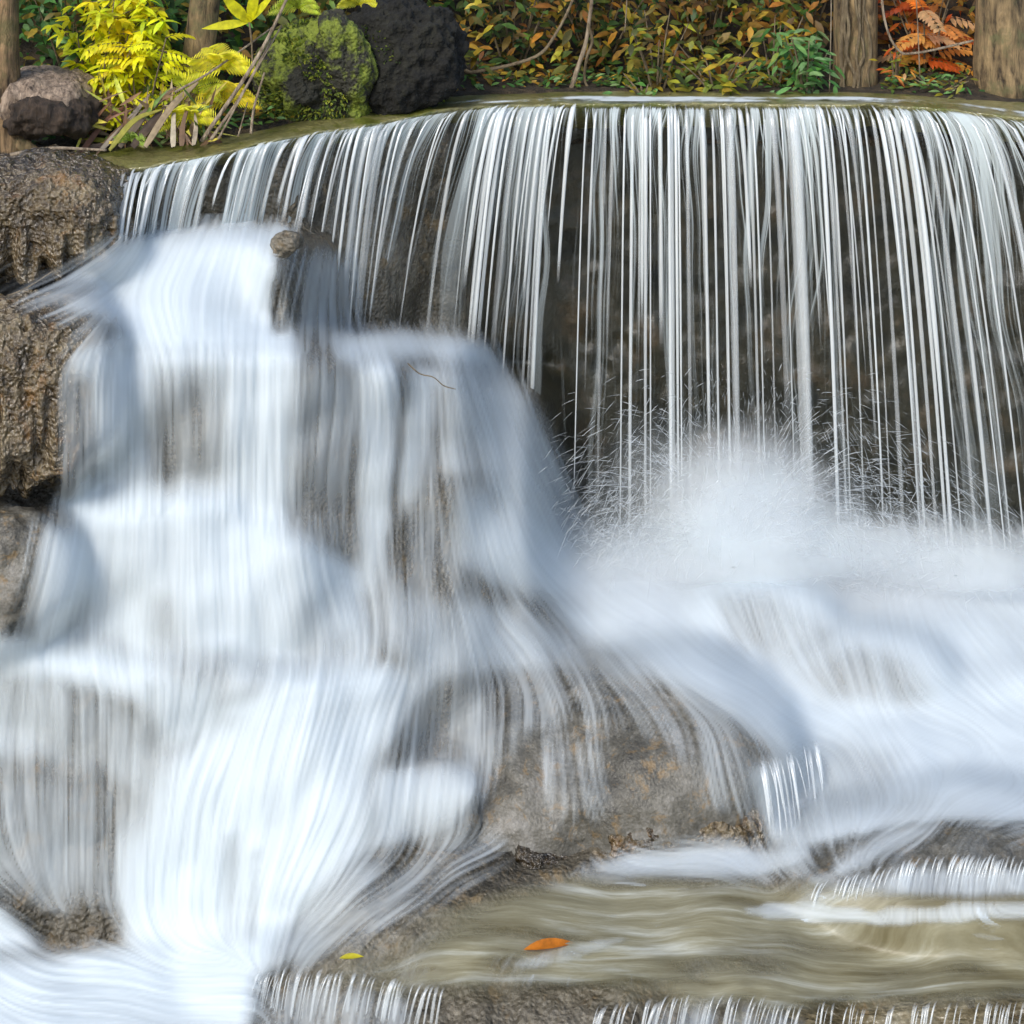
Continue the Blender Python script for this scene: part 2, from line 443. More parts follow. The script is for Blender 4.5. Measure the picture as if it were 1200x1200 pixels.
# rim of the upper pool
RB = [(-200, 192), (0, 186), (60, 180), (140, 175), (200, 172), (300, 156), (350, 142), (400, 132), (470, 118), (540, 112), (600, 109), (700, 107), (850, 107), (1000, 108), (1100, 113), (1200, 123), (1400, 145)]
RL = [(-200, 205), (0, 200), (60, 200), (150, 200), (200, 190), (260, 178), (330, 162), (400, 150), (450, 143), (500, 132), (560, 124), (600, 122), (700, 121), (850, 122), (1000, 121), (1100, 125), (1200, 139), (1400, 170)]
RY = [(-200, 7.75), (0, 7.75), (150, 7.65), (300, 7.9), (420, 8.35), (520, 8.7), (620, 8.95), (750, 9.05), (900, 9.08), (1100, 9.0), (1200, 8.92), (1400, 8.8)]
fi = lambda tab, x: np.interp(x, [a for a, _ in tab], [b for _, b in tab])


def sm(tab, x):
    return sum(fi(tab, x + d) for d in (-24, -12, 0, 12, 24)) / 5


rx = np.arange(-200, 1401, 4.0)
lipY, lipy, rby = sm(RY, rx), sm(RL, rx), sm(RB, rx)
rows = []
jag = 3.0 * vnoise(rx * 0.05, 0, 0) + 1.6 * vnoise(rx * 0.16, 3, 0)
for (f_, dy, dY) in ((0, -3, 0.55), (0, 0, 0.42), (0.35, 0, 0.25), (0.7, 0, 0.12), (0.92, 0, 0.03), (1.0, 1, 0.0), (1.0, 6, 0.015), (1.0, 14, 0.09), (1.0, 30, 0.3)):
    y = rby * (1 - f_) + (lipy + jag * 0.5) * f_ + dy
    rows.append(Pn(rx, y, lipY + dY + 0.012 * vnoise(rx * 0.07, f_ * 3, 1) * (f_ > 0)))
R = np.stack(rows)
kk = len(rows)
RR = cr(R, 28)
RR[..., 2] += 0.006 * fbm(RR[..., 0] * 8, RR[..., 1] * 8, RR[..., 2] * 8, 3)
tag(mesh_obj('pool_rim', RR.reshape(-1, 3), grid_faces(RR.shape[0], RR.shape[1])[:, ::-1], M_rim), 'smooth olive stone rim of the upper pool where the water spills over', 'rim', kind='structure')

specs = [
    ('boulder', 'upleft', M_dark, dict(amp=0.03, fr=3.5, fine=0.02, ribs=0.11, n=150), 'knobbly brown wet rock at the upper left, below the tree roots, with dripping ribs'),
    ('boulder', 'midleft', M_dark, dict(amp=0.035, fr=3.5, fine=0.02, ribs=0.11, n=150), 'rounded brown crusted rock at the left edge beside the second step of the cascade'),
    ('boulder', 'lowleft', M_boulder, dict(amp=0.05, fr=3, fine=0.015, ribs=0.03), 'pale wet rock at the left edge halfway down, half under thin water'),
    ('boulder', 'botleft', M_boulder, dict(amp=0.05, fr=3, fine=0.015, ribs=0.04), 'grey rock showing through the thin fall at the lower left edge'),
    ('boulder', 'centre', M_boulder, dict(amp=0.06, fr=2.5, fine=0.013, ribs=0.02), 'large speckled grey boulder in the middle with a thin film of water over it'),
    ('boulder', 'sub1', M_boulder, dict(amp=0.015, fr=3, fine=0.004), 'rounded grey boulder under a veil of water right of centre, the nearer of two'),
    ('boulder', 'sub2', M_boulder, dict(amp=0.015, fr=3, fine=0.004), 'rounded grey boulder blurred by mist at the foot of the curtain, the farther of two'),
    ('rock_slab', 'slab', M_boulder, dict(amp=0.035, fr=3, fine=0.012, ribs=0.03), 'low rounded rock ledge at the lower right with little streams running off its front'),
    ('rock_slab', 'front', M_slab, dict(amp=0.03, fr=2.2, fine=0.014, ribs=0.05, n=170), 'broad olive stone slab along the bottom edge carrying a shallow pool'),
    ('stone', 'knob', M_cliff, dict(amp=0.03, fr=9, fine=0.008, n=40), 'small grey stone poking out of the first white step at the upper left'),
]
for nm, k, mt, kw, lab in specs:
    o = B[k].mesh(nm, mt, **kw); tag(o, lab, nm.replace('_', ' '))
    if k != 'knob': splat(o)
# dark crusted edge under the right of the big boulder
bb = Boulder(802, 968, 6.79, 0.37, 0.17, 0.15, -0.10, 2.8)
o = bb.mesh('boulder', M_dark, amp=0.03, fr=6, fine=0.02, ribs=0.04, n=60); tag(o, 'dark crusted rock edge at the right foot of the large middle boulder', 'boulder'); splat(o)
bb = Boulder(660, 1010, 6.70, 0.24, 0.12, 0.06, -0.28, 2.6)
o = bb.mesh('boulder', M_dark, amp=0.02, fr=7, fine=0.015, n=50); tag(o, 'small dark brown rock at the near foot of the large middle boulder', 'boulder'); splat(o)
bb = Boulder(500, 945, 6.80, 0.24, 0.16, 0.13, 0.1, 3.0)
o = bb.mesh('boulder', M_boulder, amp=0.03, fr=6, fine=0.012, n=50); tag(o, 'small rounded rock left of the large boulder with white water pouring over it', 'boulder'); splat(o)
bb = Boulder(327, 345, 7.46, 0.055, 0.10, 0.20, 0.12, 2.4)
o = bb.mesh('boulder', M_cliff, amp=0.03, fr=6, fine=0.015, n=50); tag(o, 'narrow grey rock standing between the first white step and the curtain', 'boulder'); splat(o)

DRAW = np.minimum(DRAW, DB)
_p = np.pad(DRAW, 2, mode='edge')
_mn = np.min([_p[a:a + DRAW.shape[0], b:b + DRAW.shape[1]] for a in range(5) for b in range(5)], axis=0)
DS = blur(np.minimum(_mn, DS + 0.03), 2)

# ------------------------------------------------------------------ water veils
VEILN = [0]


def veil(rows, mat, off=0.05, layers=1, gap=0.03, edge=(0.12, 0.12, 0.1, 0.1), blobs=(), nu=70, nv=60, ridge=0.012, arc=0.0, base=0.75, Yfix=None):
    """rows: upstream -> downstream lists of (px, py[, extra offset]); returns V, F, uv, cov"""
    VEILN[0] += 1; sd = VEILN[0]
    net = np.stack([cr([(p[0], p[1], (p[2] if len(p) > 2 else 0.0)) for p in r], nu) for r in rows])
    net = cr(net, nv)
    u = np.linspace(0, 1, nu)[None, :]; v = np.linspace(0, 1, nv)[:, None]
    e0, e1, e2, e3 = [min(0.48, e * 1.9) for e in edge]
    cov = smooth(0, max(e0, 1e-3), u + 0 * v) * smooth(0, max(e1, 1e-3), 1 - u + 0 * v) * smooth(0, max(e2, 1e-3), v + 0 * u) * smooth(0, max(e3, 1e-3), 1 - v + 0 * u)
    px, py = net[..., 0], net[..., 1]
    bl = base
    for (bx, by, brx, bry, am) in blobs:
        bl = bl + am * np.exp(-((px - bx) / brx) ** 2 - ((py - by) / bry) ** 2)
    cov = cov * np.clip(bl, 0.0, 1.3)
    cov = np.clip(cov + 0.2 * fbm(px * 0.022 + sd, py * 0.03, sd, 3) * 4 * np.clip(cov, 0, 1) * (1 - np.clip(cov, 0, 1)), 0, 1.3)
    Vs, Fs, Us, Cs, n = [], [], [], [], 0
    for l in range(layers):
        Y = sample(DS, px, py) - off - net[..., 2] - l * gap - arc * np.sin(np.pi * np.clip(v, 0, 1))
        W = Pn(px, py, Y)
        du = np.linalg.norm(np.diff(W, axis=1), axis=-1).mean(0); U = np.concatenate([[0], np.cumsum(du)])
        dv = np.linalg.norm(np.diff(W, axis=0), axis=-1).mean(1); Vv = np.concatenate([[0], np.cumsum(dv)])
        UV = np.stack(np.broadcast_arrays(U[None, :] + sd * 3.7 + l * 11.3, Vv[:, None] + sd * 1.9 + l * 0.7), -1)
        Y = Y - ridge * vnoise(UV[..., 0] * 9, UV[..., 1] * 0.9, sd + l)
        Vs.append(Pn(px, py, Y).reshape(-1, 3)); Fs.append(grid_faces(nv, nu, n)[:, ::-1]); Us.append(UV.reshape(-1, 2)); Cs.append(cov.ravel()); n += nu * nv
    return np.concatenate(Vs), np.concatenate(Fs), np.concatenate(Us), np.concatenate(Cs)


def veil_obj(name, rows, mat, label, cat='waterfall', **kw):
    V, Fc, U, C = veil(rows, mat, **kw)
    return tag(mesh_obj(name, V, Fc, mat, uv=U, attrs={'cov': C}), label, cat, kind='structure')


W_silk = veil_mat('silky_water', base=0.36, contrast=1.1, su=20, sv=0.7)
W_dense = veil_mat('dense_white_water', base=0.46, contrast=1.0, su=14, sv=0.8, seed=3)
W_thin = veil_mat('thin_streaky_water', base=0.30, contrast=1.5, su=26, sv=0.7, seed=5, maxa=0.85)
W_film = veil_mat('water_film', base=0.28, contrast=1.2, su=16, sv=1.2, seed=7, maxa=0.7)
W_film2 = veil_mat('apron_film', base=0.16, contrast=1.6, su=22, sv=0.8, seed=17, maxa=0.75)
W_highlight = veil_mat('highlight', base=0.6, contrast=0.7, su=6, sv=2.5, seed=9, fine=0.8)
W_curt = veil_mat('curtain_water', base=-0.15, contrast=2.6, su=20, sv=0.22, seed=13, maxa=0.75, col=(0.74, 0.82, 0.84), fine=0.7)
W_strand = strand_mat('water_strand', a0=0.8)

# right side: flow past the boulder
# the continuous body of white water that the veils run over
def polymask(poly):
    x, y = _gx, _gy; ins = np.zeros(x.shape, bool); n = len(poly)
    for a in range(n):
        (x0, y0), (x1, y1) = poly[a], poly[(a + 1) % n]
        if y0 == y1: continue
        c = ((y0 > y) != (y1 > y)) & (x < (x1 - x0) * (y - y0) / (y1 - y0) + x0)
        ins ^= c
    return ins.astype(float)


BODY = [
    # first step
    ([(70, 352), (80, 325), (125, 292), (200, 266), (345, 262), (342, 300), (318, 372), (350, 395), (345, 415), (85, 415), (140, 385), (60, 362)], .75, 9), ([(150, 300), (320, 275), (300, 350), (180, 370)], .92, 12),
    ([(350, 300), (420, 300), (420, 390), (350, 395)], .35, 9), ([(100, 352), (330, 372), (345, 408), (170, 405), (140, 385)], .97, 8), ([(-40, 300), (40, 300), (75, 340), (60, 365), (-40, 365)], .04, 8), ([(60, 362), (150, 375), (150, 405), (90, 400)], .3, 6), ([(322, 296), (344, 290), (338, 395), (316, 395)], .1, 5),
    ([(15, 358), (60, 330), (110, 320), (120, 350), (60, 362)], .45, 6),
    # second step
    ([(78, 430), (345, 430), (350, 590), (85, 590)], .5, 8), ([(190, 450), (262, 450), (262, 560), (190, 560)], .38, 13), ([(82, 440), (112, 440), (112, 560), (90, 560)], .25, 7), ([(118, 425), (178, 425), (172, 590), (115, 590)], .78, 9), ([(85, 412), (350, 405), (350, 432), (80, 435)], .85, 6),
    ([(352, 430), (425, 425), (415, 590), (345, 600)], .44, 12), ([(345, 590), (415, 595), (420, 650), (350, 640)], .36, 10), ([(262, 415), (338, 410), (332, 650), (275, 640)], .93, 10),
    # hump
    ([(520, 430), (600, 440), (650, 560), (690, 640), (680, 690), (600, 640), (550, 520)], .62, 10), ([(560, 425), (605, 445), (700, 640), (675, 650), (600, 520)], .55, 8), ([(425, 420), (470, 420), (450, 690), (425, 690)], .75, 7), ([(480, 425), (525, 430), (490, 600), (465, 600)], .62, 7), ([(525, 430), (570, 440), (560, 560), (510, 560)], .5, 8),
    ([(490, 580), (525, 600), (525, 700), (480, 690)], .38, 10), ([(530, 540), (590, 600), (690, 690), (600, 700), (535, 660)], .75, 10), ([(380, 395), (470, 386), (565, 400), (600, 435), (500, 418), (400, 422)], .85, 6), ([(420, 650), (500, 690), (620, 700), (640, 740), (520, 770), (440, 740)], .45, 12),
    # third step
    ([(50, 620), (330, 620), (400, 655), (435, 720), (430, 790), (330, 800), (230, 825), (150, 790), (35, 750)], .82, 12), ([(170, 700), (205, 700), (215, 790), (180, 780)], .5, 8), ([(85, 690), (120, 700), (110, 760), (70, 750)], .55, 8), ([(345, 700), (390, 700), (400, 780), (340, 780)], .6, 9),
    ([(230, 600), (300, 620), (300, 780), (240, 780)], .97, 12), ([(70, 590), (120, 572), (270, 578), (330, 600), (300, 640), (100, 625)], .95, 8), ([(340, 640), (420, 670), (425, 700), (350, 680)], .9, 8),
    ([(190, 750), (330, 765), (430, 735), (445, 775), (330, 792), (235, 822), (180, 795)], .55, 7), ([(60, 735), (150, 745), (190, 790), (120, 765)], .55, 6),
    # lower left
    ([(-200, 785), (60, 790), (180, 830), (225, 900), (190, 960), (130, 930), (60, 900), (-200, 900)], .5, 11), ([(-200, 895), (120, 905), (140, 1060), (60, 1060), (-200, 1000)], .40, 13), ([(100, 900), (170, 930), (175, 1080), (120, 1060)], .35, 9), ([(-200, 748), (40, 750), (130, 772), (190, 800), (180, 825), (60, 792), (-200, 788)], .95, 7),
    ([(150, 780), (250, 810), (260, 850), (200, 880), (170, 830)], .8, 9),
    # lowest fall
    ([(240, 850), (330, 825), (500, 800), (470, 850), (435, 900), (440, 1000), (370, 1070), (320, 1140), (150, 1120), (150, 1000), (190, 920)], .92, 12), ([(265, 980), (285, 970), (280, 1120), (262, 1120)], .65, 5), ([(292, 1000), (306, 990), (300, 1110), (288, 1110)], .6, 4), ([(330, 950), (350, 930), (335, 1080), (322, 1080)], .75, 6), ([(250, 835), (330, 800), (420, 785), (510, 785), (500, 812), (400, 828), (300, 855)], .98, 7),
    ([(-200, 1118), (60, 1125), (120, 1112), (320, 1108), (300, 1150), (280, 1330), (-200, 1330)], .97, 9), ([(-200, 1050), (0, 1062), (55, 1115), (-200, 1130)], .9, 6),
    # foot of the curtain and the slide
    ([(600, 640), (720, 640), (860, 600), (960, 620), (1400, 635), (1400, 960), (1150, 950), (1000, 960), (900, 880), (780, 790), (650, 700)], .84, 16), ([(840, 570), (905, 570), (980, 670), (770, 670)], .8, 14),
    ([(700, 660), (780, 640), (960, 640), (920, 690), (870, 740), (740, 730)], .97, 12), ([(640, 700), (760, 740), (900, 790), (1010, 850), (960, 870), (820, 800), (690, 760)], .93, 9), ([(1000, 850), (1250, 900), (1250, 950), (1100, 930)], .97, 12),
    ([(830, 692), (900, 690), (990, 745), (945, 785), (855, 755)], .50, 8), ([(930, 785), (960, 765), (1010, 754), (1070, 775), (1100, 812), (1080, 828), (960, 820)], .44, 6),
    # large boulder
    ([(440, 735), (640, 722), (760, 775), (790, 810), (700, 800), (560, 800), (480, 815)], .55, 11), ([(560, 790), (700, 790), (800, 830), (840, 870), (740, 850), (600, 840)], .3, 14), ([(480, 805), (560, 795), (600, 860), (560, 930), (490, 900)], .34, 11), ([(640, 870), (700, 870), (710, 965), (650, 965)], .28, 9), ([(740, 800), (860, 850), (890, 890), (800, 880)], .2, 9), ([(790, 850), (890, 890), (895, 960), (830, 940)], .25, 9),
    ([(880, 900), (960, 870), (1060, 880), (1030, 970), (900, 990)], .6, 9), ([(440, 905), (480, 898), (540, 900), (562, 915), (530, 990), (440, 1000)], .68, 6),
    ([(430, 1000), (560, 960), (600, 1000), (450, 1090), (330, 1130), (350, 1080)], .22, 12), ([(325, 1110), (420, 1010), (455, 1015), (350, 1135)], .55, 8),
    # low ledge and the shallow pool
    ([(930, 980), (1050, 950), (1400, 905), (1400, 960), (1100, 962), (950, 1005)], .8, 8), ([(915, 1000), (1000, 978), (1100, 965), (1400, 962), (1400, 1050), (930, 1052)], .06, 4), ([(1040, 968), (1110, 966), (985, 1030), (945, 1040)], .5, 5), ([(1200, 965), (1400, 975), (1400, 990), (1180, 985)], .3, 5),
    ([(940, 1042), (1060, 1020), (1400, 1012), (1400, 1052), (930, 1056)], .42, 3), ([(740, 1000), (860, 990), (900, 1000), (950, 985), (965, 1000), (900, 1025), (650, 1030)], .72, 6),
    ([(850, 1065), (930, 1056), (1020, 1066), (1150, 1057), (1400, 1060), (1400, 1080), (1150, 1079), (1050, 1087), (900, 1077)], .78, 4), ([(550, 1082), (640, 1064), (760, 1058), (760, 1066), (650, 1074), (560, 1090)], .4, 3),
    ([(420, 1092), (700, 1084), (1300, 1090), (1300, 1150), (400, 1160)], .07, 5), ([(590, 1130), (640, 1112), (740, 1090), (745, 1100), (670, 1130), (620, 1140)], .5, 3), ([(470, 1140), (560, 1120), (570, 1128), (490, 1150)], .35, 3),
    ([(310, 1152), (380, 1160), (440, 1158), (480, 1180), (440, 1330), (300, 1330)], .3, 9), ([(740, 1192), (800, 1182), (900, 1186), (940, 1200), (900, 1330), (760, 1330)], .28, 9),
]
CV = np.zeros_like(_gx)
for poly, val, br in BODY:
    mk = blur(polymask(poly), max(1, round(br / 5 * 1.3)))
    CV = CV * (1 - mk) + val * mk
# direction the water runs, (px, py, dx, dy)
FLOW = np.array([(100, 330, -1, .6), (200, 300, -.5, 1), (320, 300, -.25, 1), (60, 350, -1, .4), (180, 385, .2, .6), (100, 500, 0, 1), (200, 500, 0, 1), (330, 500, 0, 1), (250, 430, 0, 1),
    (380, 500, -.12, 1), (450, 550, -.13, 1), (500, 480, .0, 1), (580, 480, .35, 1), (640, 580, .45, 1), (560, 600, .25, 1), (600, 440, .3, 1), (480, 410, .3, .6), (500, 620, .02, 1),
    (60, 700, -.3, 1), (150, 700, -.1, 1), (250, 700, .05, 1), (350, 700, .18, 1), (400, 700, .28, 1), (440, 640, .05, 1), (200, 600, 0, 1),
    (680, 680, .7, .6), (560, 700, .35, 1), (500, 700, .08, 1), (620, 740, .7, .7), (740, 720, .9, .5), (850, 800, 1, .5), (960, 860, 1, .35), (1100, 860, 1, .35), (1200, 880, 1, .4), (900, 720, .3, 1), (1020, 790, .25, 1), (1000, 700, .1, 1), (1180, 740, .5, .6),
    (900, 930, .22, 1), (960, 920, .25, 1), (1030, 900, .4, .8), (1150, 920, -.9, .3), (1050, 980, -1, .5), (1200, 975, -1, .3), (800, 1010, 1, .03), (1000, 1066, 1, 0), (1200, 1066, 1, 0), (700, 1070, 1, -.12), (900, 1120, 1, -.03), (1150, 1120, 1, .03), (1150, 1040, -.1, 1), (1250, 1040, -.1, 1), (1050, 1045, -.2, 1), (400, 1190, -.2, 1), (500, 1200, -.2, 1), (840, 1200, -.2, 1), (700, 1200, -.3, 1), (950, 1200, -.1, 1),
    (600, 850, -.06, 1), (700, 860, .08, 1), (500, 850, -.1, 1), (820, 900, .15, 1), (640, 780, .4, .8), (740, 800, .6, .7), (480, 760, -.12, 1),
    (300, 835, -.35, 1), (250, 900, -.4, 1), (230, 1000, -.12, 1), (320, 950, -.15, 1), (400, 880, -.3, 1), (380, 1000, -.5, 1), (330, 1080, -.2, 1), (450, 815, -.4, 1),
    (0, 800, -.1, 1), (100, 850, 0, 1), (180, 900, -.05, 1), (100, 1000, 0, 1), (-100, 850, -.1, 1), (120, 780, .2, 1),
    (480, 940, -.1, 1), (540, 950, -.1, 1), (560, 1010, -1, .45), (450, 1050, -1, .6), (380, 1090, -1, .8), (640, 1050, -1, .25), (100, 1160, 1, .05), (0, 1090, .8, .5), (250, 1160, 1, -.05), (20, 650, -.2, 1)], float)
FX = np.arange(-190, 1391, 2.5); FY = np.arange(250, 1311, 2.5)
fx, fy = np.meshgrid(FX, FY)
vx, vy, ws = 0 * fx, 0 * fx, 0 * fx
for (qx, qy, dx, dy) in FLOW:
    l_ = math.hypot(dx, dy); w_ = 1.0 / (((fx - qx) ** 2 + (fy - qy) ** 2) + 300.0) ** 1.6
    vx += w_ * dx / l_; vy += w_ * dy / l_; ws += w_
ln = np.hypot(vx, vy) + 1e-9; vx /= ln; vy /= ln


def bil(A, i, j):
    i = np.clip(i, 0, A.shape[0] - 1.001); j = np.clip(j, 0, A.shape[1] - 1.001)
    i0, j0 = i.astype(int), j.astype(int); a, b = i - i0, j - j0
    return (A[i0, j0] * (1 - b) + A[i0, j0 + 1] * b) * (1 - a) + (A[i0 + 1, j0] * (1 - b) + A[i0 + 1, j0 + 1] * b) * a


def lic(noise, steps, h=1.0):
    jj, ii = np.meshgrid(np.arange(fx.shape[1], dtype=float), np.arange(fx.shape[0], dtype=float))
    acc = noise.copy()
    for sg in (1, -1):
        i, j = ii.copy(), jj.copy()
        for k in range(steps):
            a_, b_ = bil(vx, i, j), bil(vy, i, j)
            j = j + sg * h * a_; i = i + sg * h * b_
            acc += bil(noise, i, j) * (1 - k / steps)
    acc = acc - acc.mean(); return acc / acc.std()


n1 = RNG.random(fx.shape)
L1 = lic(n1, 34)
n2 = blur(RNG.random(fx.shape), 2); L2 = lic(n2, 44)
n3 = blur(RNG.random(fx.shape), 6); L3 = lic(n3, 50)
def tiers(seed):
    g = np.random.default_rng(seed)
    return 0.52 * lic(g.random(fx.shape), 30) + 0.36 * lic(blur(g.random(fx.shape), 2), 36) + 0.42 * L3


LIC = 0.52 * L1 + 0.36 * L2 + 0.42 * L3
LICB = tiers(5)
wob_ = 14 * vnoise(fx * 0.018, 0, 0) + 5 * vnoise(fx * 0.07, 0, 3)
lt = smooth(520, 430, fx)
yy = fy + wob_
tm = smooth(400, 416, yy) * (1 - smooth(590, 612, yy)) + smooth(785, 810, yy + 25 * smooth(200, 300, fx))
tm = np.clip(tm, 0, 1) * lt
tm = np.maximum(tm, smooth(930, 960, fx) * smooth(1010, 1024, fy))
tm = np.maximum(tm, smooth(1135, 1150, fy))
LIC = (LIC * (1 - tm) + LICB * tm) / np.sqrt(tm ** 2 + (1 - tm) ** 2)
ci, cj = (fy - GY[0]) / 5, (fx - GX[0]) / 5
cvf = bil(CV, ci, cj)
cvf = np.clip(cvf * 1.08, 0, 1); mid = np.clip(1.1 - cvf, 0.16, 0.85)
al_ = np.clip(cvf + (LIC + 0.25 * L1) * 0.18 * mid - 0.03, 0, 1) * smooth(0.01, 0.14, cvf)
dep = bil(DS, ci, cj) - 0.04 - 0.0022 * LIC
bw = Pn(fx, fy, dep)
fcs = grid_faces(*fx.shape)[:, ::-1]
keep = al_.ravel()[fcs].max(1) > 0.01
fcs = fcs[keep]; used = np.unique(fcs); rem = -np.ones(fx.size, int); rem[used] = np.arange(len(used))
cv2 = np.clip((cvf - 0.3) / 0.7, 0, 1)
al2 = np.clip(cv2 * 0.75 + LICB * 0.13 * np.clip(1.3 - cvf, .4, 1) * (1 - tm) + LIC * 0.10 * tm, 0, .95) * smooth(0.01, 0.3, cv2)
bw2 = Pn(fx, fy, dep - 0.035 - 0.002 * LICB)
N = NT('white_water_body')
cov = N.n('Attribute', attribute_name='cov').outputs['Fac']
WC = (.80, .87, .915, 1)
d = N.n('MixShader', {0: 0.4, 1: N.n('BsdfDiffuse', {'Color': WC}).outputs[0], 2: N.n('BsdfTranslucent', {'Color': WC}).outputs[0]}).outputs[0]
N.surf(N.n('MixShader', {0: cov, 1: N.n('BsdfTransparent').outputs[0], 2: d}).outputs[0])
f2 = grid_faces(*fx.shape)[:, ::-1]; f2 = f2[al2.ravel()[f2].max(1) > 0.01]; us2 = np.unique(f2); rm2 = -np.ones(fx.size, int); rm2[us2] = np.arange(len(us2))
tag(mesh_obj('waterfall', bw2.reshape(-1, 3)[us2], rm2[f2], N.m, attrs={'cov': al2.ravel()[us2]}), 'finer outer veil of silky water over the steps of the cascade', 'waterfall', kind='structure')
tag(mesh_obj('waterfall', bw.reshape(-1, 3)[used], rem[fcs], N.m, attrs={'cov': al_.ravel()[used]}), 'silky white body of the whole cascade, step by step down to the basin', 'waterfall', kind='structure')

# thin flowing film on the tan apron and over the big boulder

# shallow pool water over the slab
N = NT('shallow_pool_water')
co = N.n('NewGeometry').outputs['Position']
rip = N.noise(N.mapping(co, (3, 14, 3)), 1.0, 5, 0.6, 0.4)
bmp = N.n('Bump', {'Height': rip, 'Strength': 0.35, 'Distance': 0.02}).outputs[0]
stk = N.noise(N.mapping(co, (1.3, 14, 1), (3, 3, 3), (0, 0, 0.12)), 1.0, 6, 0.65, 0.25)
cc = N.ramp(stk, [(0.35, (0.15, 0.13, 0.07)), (0.52, (0.235, 0.22, 0.145)), (0.72, (0.42, 0.43, 0.38))])
df = N.n('BsdfPrincipled', {'Base Color': cc, 'Roughness': 0.38, 'Normal': bmp, 'IOR': 1.33}).outputs[0]
al = N.math('MULTIPLY', N.n('Attribute', attribute_name='cov').outputs['Fac'], N.math('MULTIPLY_ADD', stk, 0.8, 0.45), clamp=True)
N.surf(N.n('MixShader', {0: al, 1: N.n('BsdfTransparent').outputs[0], 2: df}).outputs[0])
V, Fc, U, C = veil([[(560, 1040), (700, 1015), (900, 1020), (1100, 1040), (1300, 1035)], [(420, 1095), (640, 1075), (850, 1075), (1100, 1075), (1300, 1075)], [(335, 1140), (560, 1140), (850, 1145), (1100, 1140), (1300, 1140)], [(310, 1170), (540, 1182), (850, 1194), (1100, 1190), (1300, 1190)]],
                  N.m, off=0.045, layers=1, edge=(0.12, 0.02, 0.12, 0.15), base=1.0, nu=160, nv=90, ridge=0.004,
                  blobs=[(540, 1162, 90, 14, -.6), (690, 1165, 90, 18, -.7), (860, 1178, 60, 12, -.4), (1080, 1178, 60, 12, -.5), (480, 1090, 60, 12, -.4), (620, 1095, 70, 10, -.3)])
C = C * (1 + 0.45 * fbm(V[:, 0] * 4, V[:, 1] * 7, V[:, 2] * 0, 4) * smooth(6.25, 6.0, V[:, 1]))
tag(mesh_obj('water', V, Fc, N.m, uv=U, attrs={'cov': C}), 'shallow olive pool sliding over the broad slab at the bottom', 'water', kind='structure')


# ------------------------------------------------------------------ strands
def strands(name, starts, mat, label, cat='waterfall', n=14, sides=6):
    """starts: (x0, y0, Y0, x1, y1, Y1, w0, w1, a0, a1) pixel ends; parabola between"""
    Vs, Fs, Us, Cs, k = [], [], [], [], 0
    s = np.linspace(0, 1, n)
    th = np.linspace(0, 2 * np.pi, sides, endpoint=False)
    for (x0, y0, Y0, x1, y1, Y1, w0, w1, a0, a1) in starts:
        q = 0.45 * np.sqrt(s) + 0.55 * s
        px = x0 + (x1 - x0) * q; py = y0 + (y1 - y0) * (0.25 * s + 0.75 * s ** 1.5); Y = Y0 + (Y1 - Y0) * np.sqrt(s)
        c = Pn(px, py, Y)
        w = w0 + (w1 - w0) * s
        w = w * (1 + 0.25 * vnoise(s * 4, x0, 0)) * smooth(-0.05, 0.08, s)
        V = c[:, None] + np.stack([np.cos(th)[None] * w[:, None], np.sin(th)[None] * w[:, None] * 0.7, 0 * w[:, None] * th[None]], -1)
        a = (a0 + (a1 - a0) * s) * smooth(0, 0.05 if n > 10 else 0.35, s) * smooth(0, 0.18, 1 - s)
        i = np.arange(n - 1)[:, None] * sides + np.arange(sides)[None]
        j = np.arange(n - 1)[:, None] * sides + (np.arange(sides)[None] + 1) % sides
        Vs.append(V.reshape(-1, 3)); Fs.append(np.stack([i, j, j + sides, i + sides], -1).reshape(-1, 4) + k)
        Us.append(np.stack(np.broadcast_arrays(x0 + th[None] * .3, s[:, None] * (y1 - y0) / 200.0 + x0), -1).reshape(-1, 2))
        Cs.append(np.repeat(a, sides)); k += n * sides
    return tag(mesh_obj(name, np.concatenate(Vs), np.concatenate(Fs), mat, uv=np.concatenate(Us), attrs={'cov': np.concatenate(Cs)}), label, cat, kind='structure')


